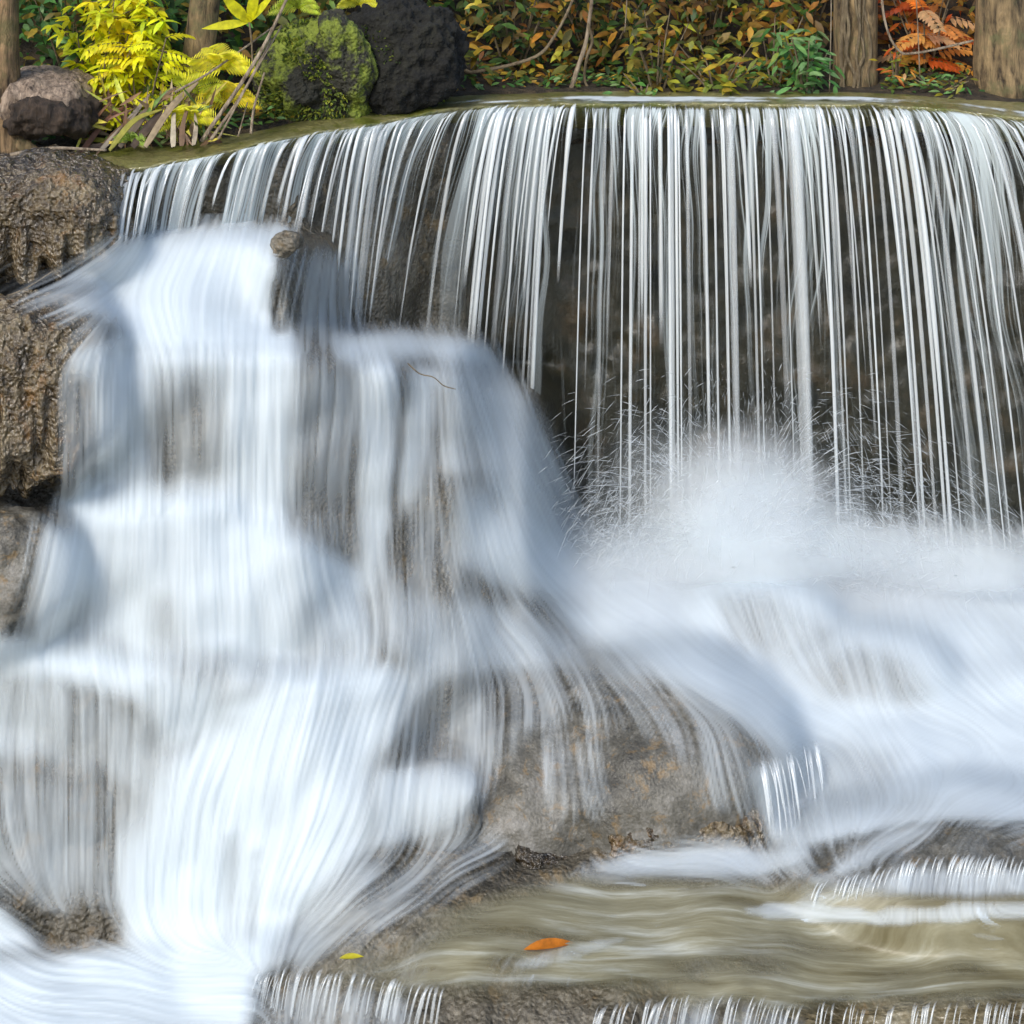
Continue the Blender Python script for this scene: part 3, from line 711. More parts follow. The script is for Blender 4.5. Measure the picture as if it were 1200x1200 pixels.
LEAN = [(140, -40), (200, -75), (300, -85), (400, -95), (480, -90), (560, -60), (650, -30), (760, 0), (900, 22), (1000, 40), (1100, 100), (1200, 150), (1400, 190)]
LAND = [(100, 300), (200, 275), (300, 268), (370, 275), (385, 400), (440, 410), (560, 420), (600, 470), (650, 560), (690, 660), (760, 700), (1400, 715)]
ST = []
x = 148.0
while x < 1330:
    dens = vnoise(x * 0.02, 0, 5)
    ly = float(sm(RL, x)); lY = float(sm(RY, x))
    ln = float(fi(LEAN, x)) * random.uniform(0.9, 1.12)
    x1 = x + ln * 1.0
    yl = float(fi(LAND, x1)) + random.uniform(-12, 12)
    full = 540.0
    fr_ = (yl - ly) / full
    x1 = x + ln * min(1.0, math.sqrt(max(fr_, 0.05)) * (0.55 if x < 480 else 1.0) * (1.25 if x > 480 else 1.55))
    yl = float(fi(LAND, x1)) + random.uniform(-8, 12)
    thick = random.random() ** 2
    if random.random() < 0.25: yl = ly + (yl - ly) * random.uniform(0.35, 0.9)
    thr = 0.30 + random.uniform(-.05, .08)
    lY1 = lY - thr * math.sqrt(max(0.05, (yl - ly) / full))
    if x < 400: lY1 = min(lY1, float(sample(DS, x1, yl)) + 0.02)
    ST.append((x, ly + random.uniform(-1, 6), lY - 0.02, x1, yl, lY1, 0.006 + 0.010 * thick, 0.003 + 0.009 * thick, random.uniform(.5, 1.0), random.choice((random.uniform(.15, .4), random.uniform(.5, .9)))))
    x += random.choice((random.uniform(1.5, 4), random.uniform(3.5, 10), random.uniform(6, 16))) * (1 - 0.5 * dens)
for q_, t_ in enumerate(ST):
    if random.random() < .22:
        t_ = list(t_); t_[6] *= 1.6; t_[7] *= 1.9; t_[8] *= .42; t_[9] *= .38; ST[q_] = tuple(t_)
strands('waterfall', ST, W_strand, 'tall curtain of fine white water strands spilling from the rim', n=18)

# sheets between the strands
for li, (x_a, x_b, nm) in enumerate([(150, 400, 'streaky upper left end of the curtain between rim and first white step'), (380, 1400, 'translucent sheet of falling water between the strands of the tall curtain')]):
    xs = np.linspace(x_a, x_b, 40 if li == 0 else 150)
    nvv = 40; Vs, Fs, Us, Cs, k = [], [], [], [], 0
    for l in range(2):
        s = np.linspace(0, 1, nvv)[:, None]
        ly = sm(RL, xs)[None]; lY = sm(RY, xs)[None]; ln = fi(LEAN, xs)[None]
        x1 = xs[None] + ln * (0.95 if li == 0 else 0.9); yl = fi(LAND, x1)
        fr_ = np.clip((yl - ly) / 540.0, 0.05, 1)
        x1 = xs[None] + ln * np.minimum(1.0, np.sqrt(fr_) * np.where(xs < 480, 0.85, 1.25)[None])
        yl = fi(LAND, x1) + 10
        px = xs[None] + (x1 - xs[None]) * (0.45 * np.sqrt(s) + 0.55 * s)
        py = ly + 2 + (yl - ly) * (0.25 * s + 0.75 * s ** 1.5)
        Y = lY - 0.01 - (0.24 + 0.05 * l) * np.sqrt(s) * np.sqrt(fr_)
        Wd = Pn(px, py, Y)
        Uc = np.concatenate([[0], np.cumsum(np.linalg.norm(np.diff(Wd[0], axis=0), axis=-1))])[None] + l * 7.7 + li * 31
        Vc = (s * 2.6 * fr_)
        Vs.append(Wd.reshape(-1, 3)); Fs.append(grid_faces(nvv, len(xs), k)[:, ::-1]); k += nvv * len(xs)
        Us.append(np.stack(np.broadcast_arrays(Uc, Vc), -1).reshape(-1, 2))
        cv = (0.95 - 0.75 * np.sqrt(s) * (li == 1) + 0 * px) * smooth(0, .03, s) * smooth(0, .15, 1 - s)
        cv = cv * (1 + 0.35 * smooth(0.25, 0.0, s))
        if li == 0: cv = cv * smooth(0, 0.15, (xs[None] - x_a) / (x_b - x_a)) * smooth(0, 0.1, (x_b - xs[None]) / (x_b - x_a))
        Cs.append(cv.ravel())
    tag(mesh_obj('waterfall', np.concatenate(Vs), np.concatenate(Fs), W_curt, uv=np.concatenate(Us), attrs={'cov': np.concatenate(Cs)}), nm, 'waterfall', kind='structure')

# white strip on the rim: reflection of the glossy water put into colour
V, Fc, U, C = [], [], [], []
xs = np.arange(300, 1400, 4.0)
for (a, b_, amp) in ((0.45, 1.02, 1.0),):
    s = np.linspace(0, 1, 12)[:, None]
    y = sm(RB, xs)[None] * (1 - (a + (b_ - a) * s)) + sm(RL, xs)[None] * (a + (b_ - a) * s)
    Yv = sm(RY, xs)[None] + 0.24 * (1 - s) - 0.03
    Wd = Pn(xs[None] + 0 * s, y, Yv); Wd[..., 2] += 0.012
    cv = smooth(0, .4, s) * smooth(0, .15, 1 - s) * smooth(480, 580, xs)[None] * np.clip(0.55 + 0.8 * vnoise(xs[None] * 0.022, s * 2.5, 8) + 0.3 * vnoise(xs[None] * .12, s * 5, 3), 0, 1.2)
    UV = np.stack(np.broadcast_arrays(s * 0.3, xs[None] * 0.005), -1)
    tag(mesh_obj('highlight', Wd.reshape(-1, 3), grid_faces(12, len(xs))[:, ::-1], W_highlight, uv=UV.reshape(-1, 2), attrs={'cov': cv.ravel()}), 'painted white highlight of the glossy water along the rim just before it falls', 'highlight', kind='structure')


# fringes: small streams off the ledges
def fringe(x0, x1, yfun, drop, lean, Yfun, label, dens=7, w=(0.0025, 0.008), out=0.06):
    S = []; x = x0
    while x < x1:
        y = yfun(x); Y = Yfun(x, y)
        d = drop(x) * random.choice((random.uniform(.5, .9), random.uniform(0.9, 1.1), random.uniform(0.9, 1.1)))
        th = w[0] + (w[1] - w[0]) * random.random() ** 2
        y += random.uniform(-5, 5)
        S.append((x + 3, y - 9, Y - 0.005, x + lean * random.uniform(.7, 1.3), y + d, Y - out - 0.03, th, th * 0.6, random.uniform(.2, .75), random.uniform(.15, .6)))
        x += random.expovariate(1.0) * dens * 0.45 * (1 + 0.8 * float(vnoise(x * 0.03, 0, 2))) + 1.2
    return strands('waterfall', S, W_strand, label, n=9)


yS = lambda x: np.interp(x, [925, 1000, 1060, 1100, 1160, 1200, 1400], [1052, 1036, 1020, 1012, 1012, 1016, 1025])
fringe(960, 1330, yS, lambda x: 38 if x > 1050 else 20, -10, lambda x, y: float(sample(DS, x, y)), 'row of little white streams running off the low rock ledge at the lower right', dens=9)
yF = lambda x: np.interp(x, [300, 340, 420, 500, 600, 700, 800, 900, 1000, 1200, 1400], [1150, 1145, 1150, 1164, 1185, 1190, 1176, 1176, 1186, 1184, 1188])
fringe(305, 520, yF, lambda x: 75, -14, lambda x, y: float(sample(DS, x, y)), 'white streams dripping off the left end of the bottom slab', dens=8, w=(0.0022, 0.009))
fringe(960, 1330, yF, lambda x: 60, -8, lambda x, y: float(sample(DS, x, y)), 'white trickles over the mossy right end of the bottom slab', dens=16, w=(0.002, 0.006))
fringe(700, 950, yF, lambda x: 70, -16, lambda x, y: float(sample(DS, x, y)), 'white streams dripping off the middle of the bottom slab', dens=9, w=(0.0022, 0.008))
fringe(885, 955, lambda x: np.interp(x, [885, 960, 1060], [902, 876, 862]), lambda x: 85, 18, lambda x, y: float(sample(DS, x, y)) - 0.06, 'curved white strands dropping off the right shoulder of the large boulder', dens=9, w=(0.003, 0.009), out=0.15)

# ------------------------------------------------------------------ spray and mist
sp_mat = strand_mat('spray', col=(0.85, 0.9, 0.93), a0=0.75)
S = []
sources = [(872, 650, 14, 1.0, 5200, .60), (872, 640, 60, .75, 2200, .6), (745, 665, 30, 0.75, 1500, .6), (1000, 680, 60, 0.8, 2200, .65), (1120, 690, 60, 0.62, 1200, .6), (810, 660, 30, 0.8, 1300, .55)]
Vs, Fs, Us, Cs, k = [], [], [], [], 0
s = np.linspace(0, 1, 5)
th = np.linspace(0, 2 * np.pi, 3, endpoint=False)
for (sx, sy, sd, en, cnt, sg_) in sources:
    for _ in range(cnt):
        o = np.array(P(random.gauss(sx, sd), sy + random.uniform(-10, 20), random.uniform(8.2, 8.7)))
        ang = random.gauss(0, sg_); sp = en * (1.5 + 3.1 * random.random() ** 0.7)
        v = np.array([math.sin(ang) * sp * 0.85, random.uniform(-.5, .5), math.cos(ang) * sp])
        T = 2 * max(v[2], .3) / 9.8
        ta = T * random.uniform(0.08, 0.95); tb = ta + random.uniform(0.02, 0.06)
        tt = ta + (tb - ta) * s
        c = o + v * tt[:, None]; c[:, 2] -= 4.9 * tt ** 2
        w = random.uniform(0.0008, 0.0018) * np.sin(np.pi * np.clip(s, .06, .94))
        V = c[:, None] + np.stack([np.cos(th)[None] * w[:, None], np.sin(th)[None] * w[:, None], np.sin(th)[None] * w[:, None]], -1)
        i = np.arange(4)[:, None] * 3 + np.arange(3)[None]; j = np.arange(4)[:, None] * 3 + (np.arange(3)[None] + 1) % 3
        Vs.append(V.reshape(-1, 3)); Fs.append(np.stack([i, j, j + 3, i + 3], -1).reshape(-1, 4) + k); k += 15
        Us.append(np.zeros((15, 2)) + random.random() * 9); Cs.append(np.full(15, random.uniform(.2, .7)))
tag(mesh_obj('spray', np.concatenate(Vs), np.concatenate(Fs), sp_mat, uv=np.concatenate(Us), attrs={'cov': np.concatenate(Cs)}), 'fine white spray thrown up at the foot of the tall curtain', 'spray', kind='stuff')


SV, SF, SU, SC_, sk = [], [], [], [], 0
for q, (cx_, cy_, ru, rs, Yc, amp, a0_, a1_) in enumerate([(875, 650, 280, 290, 8.30, 1.0, -100, 100), (880, 640, 160, 150, 8.22, 1.0, -95, 95), (872, 640, 230, 130, 8.45, 1.0, -90, 90), (1010, 670, 120, 260, 8.35, .8, -95, 95), (740, 680, 110, 130, 8.2, .7, -90, 90), (860, 690, 130, 330, 8.1, .9, -95, 95), (1120, 700, 110, 220, 8.2, .9, -95, 95)]):
    a0_, a1_ = -180, 180; cy_ -= 25; ru *= .8
    th_ = np.radians(np.linspace(a0_, a1_, 80))[None]; r_ = np.linspace(0.01, 1, 40)[:, None]
    jr = 1 + 0.18 * vnoise(np.cos(th_) * 1.5, np.sin(th_) * 1.5 + q, 0)
    px_ = cx_ + np.sin(th_) * r_ * rs * jr; py_ = cy_ - np.cos(th_) * r_ * ru * jr * np.where(np.cos(th_) < 0, .55, 1.0)
    Yy = Yc + 0.10 * np.sin(px_ * 0.02 + q) + 0.0006 * (py_ - cy_) * -1
    SV.append(Pn(px_, py_, Yy).reshape(-1, 3)); SF.append(grid_faces(40, 80, sk)[:, ::-1]); sk += 3200
    SU.append(np.stack([px_ / 200.0 + q * 9, py_ / 200.0 + q], -1).reshape(-1, 2))
    SC_.append((amp * smooth(1.0, 0.1, r_) + 0 * th_).ravel())
W_plume = veil_mat('plume', base=0.34, contrast=0.25, su=2.6, sv=3.0, seed=21, fine=0.2, maxa=0.55)
tag(mesh_obj('spray', np.concatenate(SV), np.concatenate(SF), W_plume, uv=np.concatenate(SU), attrs={'cov': np.concatenate(SC_)}), 'bright white plumes of spray bursting up where the heavy strands strike', 'spray', kind='stuff')


def mist(px, py, Y, rx, ry, rz, dens, label, seed=0.0):
    N = NT('mist')
    N.m.name = 'mist_air'
    co = N.n('TexCoord').outputs['Object']
    ln = N.n('VectorMath', {0: co}, operation='LENGTH').outputs['Value']
    f = N.math('SUBTRACT', 1.0, N.math('MULTIPLY', ln, ln), clamp=True)
    f = N.math('POWER', f, 1.6)
    nz = N.noise(N.mapping(co, (1.8, 1.8, 1.8), (seed, seed, 0)), 1.0, 2)
    f = N.math('MULTIPLY', f, N.math('MULTIPLY', N.math('MULTIPLY_ADD', nz, 2.2, -0.35, clamp=False), dens))
    f = N.math('MAXIMUM', f, 0.0)
    v = N.n('VolumeScatter', {'Color': (1.0, 1.0, 1.0, 1), 'Density': f, 'Anisotropy': 0.0})
    N.t.links.new(v.outputs[0], N.out.inputs['Volume'])
    import bmesh
    me = bpy.data.meshes.new('mist'); bm = bmesh.new()
    bmesh.ops.create_icosphere(bm, subdivisions=3, radius=1.0); bm.to_mesh(me); bm.free()
    me.materials.append(N.m)
    o = bpy.data.objects.new('mist', me); o.location = P(px, py, Y); o.scale = (rx, ry, rz); COL.objects.link(o)
    tag(o, label, 'mist', kind='stuff')


mist(870, 610, 8.3, 0.62, 0.38, 0.60, 2.6, 'dense burst of mist where the heaviest strands strike', 1)
mist(1010, 700, 8.2, 1.7, 0.55, 0.45, 1.6, 'low bank of mist along the foot of the curtain', 2)
mist(740, 700, 7.9, 0.55, 0.45, 0.34, 1.5, 'mist at the left end of the curtain foot', 3)

# ------------------------------------------------------------------ ground behind the pool
N = NT('forest_floor')
co = N.n('NewGeometry').outputs['Position']
cc = N.ramp(N.noise(co, 12, 6, 0.7), [(0.35, (0.012, 0.009, 0.005)), (0.55, (0.04, 0.028, 0.014)), (0.7, (0.09, 0.06, 0.03))])
N.surf(N.n('BsdfPrincipled', {'Base Color': cc, 'Roughness': 0.9, 'Normal': N.n('Bump', {'Height': N.noise(co, 30, 5), 'Distance': 0.05}).outputs[0]}).outputs[0])
M_floor = N.m
gxx = np.concatenate([np.linspace(-60, -8, 14), np.linspace(-7.5, 9, 90), np.linspace(9.5, 60, 14)])
gs = np.concatenate([[-0.1, 0.0, 0.1, 0.25], np.linspace(0.45, 4, 30), np.linspace(5, 60, 14)])
GXX, GS = np.meshgrid(gxx, gs)
pxb = np.clip(GXX / 8.9 * F + CX, -200, 1400)
Yb = sm(RY, pxb) + 0.42; zb = CZ - (sm(RB, pxb) - HZ) / F * Yb
Yg = Yb + GS
Zg = zb + 0.01 + smooth(0.1, 3.2, GS) * 1.5 + np.clip(GS - 3, 0, 99) * 0.05 + 0.05 * fbm(GXX * 2, Yg * 2, 0, 3) * smooth(0, .5, GS)
Zg = np.where(GS < 0, zb - 0.3, Zg)
tag(mesh_obj('ground', np.stack([GXX, Yg, Zg], -1).reshape(-1, 3), grid_faces(*GXX.shape), M_floor), 'dark forest floor rising behind the upper pool', 'ground', kind='structure')
# valley floor below
tag(mesh_obj('riverbed', [(-60, -20, -0.75), (60, -20, -0.75), (60, 60, -0.75), (-60, 60, -0.75)], [(0, 1, 2, 3)], M_slab), 'stone riverbed running out below the falls', 'riverbed', kind='structure')


def gz(px, Y):
    """ground height under column px at distance Y"""
    yb = float(sm(RY, float(px))) + 0.42; z0 = CZ - (float(sm(RB, float(px))) - HZ) / F * yb
    g = Y - yb
    return z0 + 0.01 + float(smooth(0.1, 3.2, np.array(g))) * 1.5


exec_plants = True
M_leaf = leaf_mat('foliage', rough=0.55); M_yleaf = leaf_mat('sunlit_foliage', rough=0.5, transl=0.5)
M_stem = bark_mat('stem_bark', (0.10, 0.07, 0.04), (0.28, 0.22, 0.13), sc=2)
M_bark = bark_mat('brown_bark', (0.025, 0.014, 0.006), (0.34, 0.22, 0.11), moss=(0.10, 0.09, 0.03))
M_bark2 = bark_mat('grey_bark', (0.03, 0.019, 0.009), (0.34, 0.24, 0.12), moss=(0.12, 0.12, 0.05), sc=0.8)
M_wood = bark_mat('broken_wood', (0.07, 0.045, 0.03), (0.50, 0.38, 0.28), sc=1.6)
M_dead = bark_mat('dead_frond', (0.13, 0.09, 0.055), (0.42, 0.34, 0.24), sc=1.4, gloss=0.6)
M_darkwood = rock_mat('near_black_wood', (0.002, 0.002, 0.0015), (0.005, 0.005, 0.004), (0.016, 0.016, 0.010), drip=0.5, rough=0.95, coat=0.0)  # almost black wood colour for the stump
M_moss = rock_mat('mossy_stone', (0.008, 0.008, 0.005), (0.02, 0.02, 0.012), (0.04, 0.035, 0.025), moss=(0.16, 0.20, 0.02), moss_amt=0.40, drip=0.3, rough=0.8, bump=1.6, coat=0.0)


def rc(c, v=0.25):
    f = random.uniform(1 - v, 1 + v)
    return [min(1, max(0, x * f * random.uniform(1 - v * .4, 1 + v * .4))) for x in c]


def trunk(px_b, px_t, Y, w, label, mat, name='tree', flare=1.25, wob=0.12, top=-420, roots=0):
    base = np.array(P(px_b, 0, Y)); base[2] = gz(px_b, Y) - 0.08
    topz = P(0, top, Y)[2]
    e = empty(name, base.tolist())
    m = MB(); t = np.linspace(0, 1, 26)
    r = w / 2 * F ** 0 * (1 + (flare - 1) * np.exp(-t * 9)) * (1 - 0.12 * t)
    slope = (px_t - px_b) / F * Y
    hh = base[2] - P(0, 0, Y)[2]
    pts = np.stack([base[0] + slope * t * (topz - base[2]) / max(0.2, P(0, 0, Y)[2] - base[2]), Y + 0 * t, base[2] + (topz - base[2]) * t], -1)
    m.tube(pts, r, 22, wob=wob)
    m.build('trunk', mat, e)
    if roots:
        q = MB()
        for k in range(roots):
            a = random.uniform(-0.2, 1.0) * math.pi; l = random.uniform(.2, .5)
            p0 = base + [0, 0, 0.25]
            q.tube(cr([p0, base + [math.cos(a) * l * .5, -abs(math.sin(a)) * l * .3, .12], base + [math.cos(a) * l, -abs(math.sin(a)) * l * .5, 0.02]], 10), np.linspace(w * .22, w * .08, 10), 8, wob=.2)
        q.build('root', mat, e)
    tag(e, label, 'tree')
    return e


trunk(6, 2, 8.0, 0.17, 'thick brown tree trunk with gnarled roots at the upper left edge', M_bark, flare=1.6, wob=.3, roots=5)
trunk(222, 240, 8.6, 0.17, 'smooth grey brown trunk leaning right behind the ferns', M_bark2, flare=1.25)
trunk(93, 91, 8.9, 0.05, 'thin pinkish brown trunk behind the yellow shrub, left of two', M_stem, flare=1.1)
trunk(103, 103, 9.0, 0.06, 'thin brown trunk behind the yellow shrub, right of two', M_stem, flare=1.1)
trunk(182, 176, 9.3, 0.20, 'dark knotty trunk between the yellow shrub and the leaning grey trunk', M_bark, flare=1.2, wob=.4)
trunk(50, 48, 9.4, 0.12, 'dark trunk between the big left tree and the log', M_bark, flare=1.2, wob=.4)
t1 = trunk(1003, 1003, 9.75, 0.27, 'straight brown trunk wrapped in thin vines at the right, beside the orange shrub', M_bark2, flare=1.08, wob=.1)
t2 = trunk(1176, 1174, 9.7, 0.34, 'broad greenish brown trunk at the right edge', M_bark2, flare=1.08, wob=.1)
m = MB()
for k in range(7):
    pts = [P(982 + k * 5 + random.uniform(-4, 4), y, 9.72) + Vector((random.uniform(-.015, .015), -0.14 + abs(k - 3) * .012, 0)) for y in (112, 85, 60, 30, 0, -60, -200)]
    m.tube(cr([tuple(p) for p in pts], 24), random.uniform(.005, .012), 5)
m.build('vine', M_stem, t1)


def shrub(name, px, Y, label, cat, spec, n, leafL, leafW, colours, spread_px, h, mat=M_leaf, style='random', stems=5, group=None, droop=0.3, ylo=0.0):
    base = np.array(P(px, 0, Y)); base[2] = gz(px, Y) - 0.03
    e = empty(name, base.tolist())
    st, lf = MB(), MB()
    tips = []
    for k in range(stems):
        dx = random.uniform(-1, 1) * spread_px / F * Y; hh = h * random.uniform(.55, 1.0)
        dy = random.uniform(-.25, .25)
        pts = cr([base + [dx * .15, 0, 0], base + [dx * .5, dy * .5, hh * .5], base + [dx, dy, hh]], 9)
        st.tube(pts, np.linspace(0.009, 0.003, 9), 5)
        tips.append(pts)
    for k in range(n):
        pts = random.choice(tips); q = random.uniform(ylo, 1) ** 0.8; b = pts[min(8, int(q * 8.99))]
        c = rc(random.choice(colours))
        if style == 'whorl':
            a0 = random.uniform(0, 6.28); cen = b + np.array([random.gauss(0, .07), random.gauss(0, .07), random.gauss(0, .04)])
            st.tube([b, cen], 0.002, 4)
            for w_ in range(random.randint(4, 6)):
                a = random.uniform(0, 6.28)
                d = [math.cos(a), math.sin(a) - .3, random.uniform(-.7, .35)]
                lf.leaf(cen, d, (0, -0.4, 1), leafL * random.uniform(.6, 1.15), leafW * random.uniform(.7, 1.1), rc(c, .12), curl=droop)
        elif style == 'pinnate':
            a = random.uniform(0, 6.28); d = np.array([math.cos(a), math.sin(a) * .5, random.uniform(-.2, .5)]); d /= np.linalg.norm(d)
            R_ = leafL * random.uniform(2.0, 3.2)
            for w_ in range(7):
                tt = (w_ + 1) / 7; pnt = b + d * R_ * tt - np.array([0, 0, 1]) * R_ * 0.35 * tt * tt
                for sg in (-1, 1):
                    side = np.cross(d, [0, -.5, 1.]); side /= np.linalg.norm(side)
                    dd = side * sg + d * .5 + [0, 0, -.25]
                    lf.leaf(pnt, dd, (0, -0.5, 1), leafL * (1 - .4 * tt) * random.uniform(.8, 1.1), leafW, rc(c, .1), curl=droop)
            st.tube([b, b + d * R_ * .5 - np.array([0, 0, 1]) * R_ * .09, b + d * R_ - np.array([0, 0, 1]) * R_ * .35], 0.002, 4)
        else:
            a = random.uniform(0, 6.28)
            cen = b + np.array([random.gauss(0, .06), random.gauss(0, .06), random.gauss(0, .04)])
            d = [math.cos(a), math.sin(a) * .6 - .3, random.uniform(-.8, .5)]
            lf.leaf(cen, d, (random.uniform(-.4, .4), -0.7, 1), leafL * random.uniform(.6, 1.2), leafW * random.uniform(.7, 1.15), c, curl=droop)
    st.build('stem', M_stem, e); lf.build('foliage', mat, e)
    tag(e, label, cat, group)
    return e


YEL = [(0.88, 0.82, 0.01), (0.9, 0.86, 0.015), (0.70, 0.76, 0.02), (0.88, 0.74, 0.01)]
GRN = [(0.10, 0.26, 0.05), (0.06, 0.18, 0.04), (0.16, 0.32, 0.09), (0.25, 0.42, 0.16)]
DGR = [(0.03, 0.075, 0.015), (0.02, 0.05, 0.012), (0.05, 0.10, 0.02), (0.07, 0.07, 0.015)]
_unused = 0
OLV = [(0.16, 0.12, 0.02), (0.10, 0.07, 0.015), (0.07, 0.085, 0.015), (0.22, 0.13, 0.02), (0.04, 0.06, 0.012)]
BRN = [(0.13, 0.06, 0.015), (0.20, 0.10, 0.02), (0.07, 0.04, 0.012), (0.28, 0.15, 0.03), (0.06, 0.07, 0.015)]
ORG = [(0.75, 0.22, 0.03), (0.80, 0.36, 0.08), (0.80, 0.50, 0.22), (0.55, 0.10, 0.01), (0.60, 0.30, 0.04)]
YGR = [(0.34, 0.30, 0.02), (0.22, 0.26, 0.03), (0.12, 0.18, 0.02), (0.40, 0.30, 0.02)]

shrub('shrub', 110, 8.35, 'bright yellow leafed shrub with hanging leaflets beside the log, left of the yellow stem', 'shrub', None, 130, 0.10, 0.034, YEL, 52, 0.80, M_yleaf, 'whorl', 6, droop=.35, ylo=.15)
shrub('shrub', 165, 8.3, 'bright yellow feathery shrub in front of the thick yellow stem', 'shrub', None, 80, 0.062, 0.02, YEL, 45, 0.75, M_yleaf, 'pinnate', 6, droop=.25)
shrub('shrub', 205, 8.4, 'yellow green shrub growing low between the dead fronds and the leaning trunk', 'shrub', None, 34, 0.06, 0.022, YEL, 28, 0.34, M_yleaf, 'pinnate', 4, droop=.25)
shrub('shrub', 150, 8.6, 'tall yellow shrub with hanging leaflets at the top of the picture behind the yellow stem', 'shrub', None, 110, 0.10, 0.034, YEL, 55, 0.95, M_yleaf, 'whorl', 7, droop=.4, ylo=.6)
shrub('shrub', 85, 8.9, 'green leafed plant in the shade behind the log', 'shrub', None, 120, 0.09, 0.035, GRN, 70, 0.9, M_leaf, 'random', 5)
shrub('shrub', 60, 8.35, 'small green plant under the log at the left', 'shrub', None, 40, 0.06, 0.03, GRN, 20, 0.10, M_leaf, 'random', 4)
shrub('shrub', 945, 9.45, 'bright green leafy shrub left of the straight vine wrapped trunk', 'shrub', None, 150, 0.10, 0.034, GRN, 38, 0.42, M_leaf, 'random', 8)
shrub('shrub', 905, 9.6, 'pale green spreading shrub behind the bright green one', 'shrub', None, 60, 0.10, 0.03, GRN + YGR, 35, 0.50, M_leaf, 'random', 6)
shrub('shrub', 840, 9.5, 'yellow green broad leafed shrub at the rim right of the middle', 'shrub', None, 90, 0.09, 0.038, YGR, 45, 0.34, M_leaf, 'random', 7)
shrub('shrub', 770, 9.5, 'yellow green shrub with drooping leaves near the pale sapling', 'shrub', None, 100, 0.09, 0.036, YGR + OLV, 42, 0.55, M_leaf, 'random', 7)
shrub('shrub', 755, 9.35, 'low fresh green plant at the rim right of the pale sapling', 'shrub', None, 36, 0.07, 0.034, GRN + YGR, 28, 0.13, M_leaf, 'random', 5)
shrub('shrub', 1085, 9.9, 'orange leafed shrub glowing between the two right hand trunks', 'shrub', None, 46, 0.085, 0.035, ORG, 42, 0.62, M_yleaf, 'pinnate', 7)
shrub('shrub', 1100, 9.6, 'small yellow green plant at the rim below the orange shrub', 'shrub', None, 50, 0.07, 0.022, YGR + GRN, 38, 0.12, M_leaf, 'random', 6)
shrub('shrub', 1050, 9.7, 'thin olive plant beside the straight trunk', 'shrub', None, 40, 0.07, 0.02, YGR + ORG, 16, 0.3, M_leaf, 'random', 5)
shrub('shrub', 600, 9.8, 'dark olive bush behind the curved branch', 'shrub', None, 230, 0.08, 0.034, OLV + DGR, 70, 0.8, M_leaf, 'random', 10)
shrub('shrub', 700, 9.95, 'dark green bush behind the pale sapling', 'shrub', None, 230, 0.08, 0.034, DGR + OLV, 70, 0.8, M_leaf, 'random', 10)
shrub('shrub', 830, 10.1, 'rust brown bush behind the yellow green shrubs', 'shrub', None, 230, 0.085, 0.036, BRN + OLV, 80, 0.9, M_leaf, 'random', 10)
shrub('shrub', 940, 10.2, 'rust and olive bush behind the green shrub', 'shrub', None, 200, 0.085, 0.036, BRN + OLV, 60, 0.9, M_leaf, 'random', 10)

for _l in (DGR, OLV, BRN): _l[:] = [tuple(min(.9, q * g_) for q, g_ in zip(c_, (2.1, 1.9, 1.3))) for c_ in _l]
# undergrowth: the wooded bank behind, one mass
lf = MB()
for k in range(11000):
    px = random.uniform(-150, 1400)
    Y = float(sm(RY, px)) + 0.42 + random.uniform(0.12 if px > 540 else .4, 1.9)
    z = gz(px, Y) + random.uniform(0, 0.85)
    x_ = (px - CX) / F * Y
    if px > 960 and Y < 10.05: continue
    if px < 300: cs = DGR + GRN[:2] + OLV[:1]
    elif px < 560: cs = DGR + OLV
    elif px < 760: cs = OLV + DGR + BRN[:2]
    elif px < 1020: cs = BRN + OLV + DGR
    else: cs = ORG[:1] + ORG[3:] + BRN
    if px > 500 and random.random() < .10: cs = [(0.62, 0.36, 0.03), (0.50, 0.42, 0.04)]
    L_ = random.uniform(.06, .13)
    a = random.uniform(0, 6.28)
    lf.leaf((x_, Y, z), (math.cos(a), math.sin(a) * .6 - .2, random.uniform(-1, .4)), (random.uniform(-.5, .5), -.8, 1), L_, L_ * .42, rc(random.choice(cs), .35), curl=.3, n=4)
for k in range(1500):
    px = random.uniform(240, 1400)
    if 965 < px < 1035 or px > 1130: continue
    Y = float(sm(RY, px)) + 0.42 + random.uniform(0.02, 0.5); z = gz(px, Y) + random.uniform(0, 0.07); a = random.uniform(0, 6.28)
    lf.leaf(((px - CX) / F * Y, Y, z), (math.cos(a), math.sin(a) * .6, random.uniform(-.1, .8)), (0, -.8, 1), random.uniform(.03, .08), .022, rc(random.choice(DGR + OLV + GRN), .35), curl=.3, n=4)
tag(lf.build('undergrowth', M_leaf), 'dense dark olive and rust undergrowth on the bank behind the falls', 'undergrowth', kind='stuff')

# thick yellow stem
m = MB(); b = P(143, 134, 8.5)
m.tube(cr([tuple(P(143, 140, 8.5)), tuple(P(142, 60, 8.5)), tuple(P(141, -30, 8.5)), tuple(P(140, -160, 8.5))], 14), np.linspace(.026, .022, 14), 10, c=(0.72, 0.68, 0.03))
tag(m.build('bamboo_stem', M_yleaf), 'thick bright yellow stem rising through the yellow shrub', 'stem')

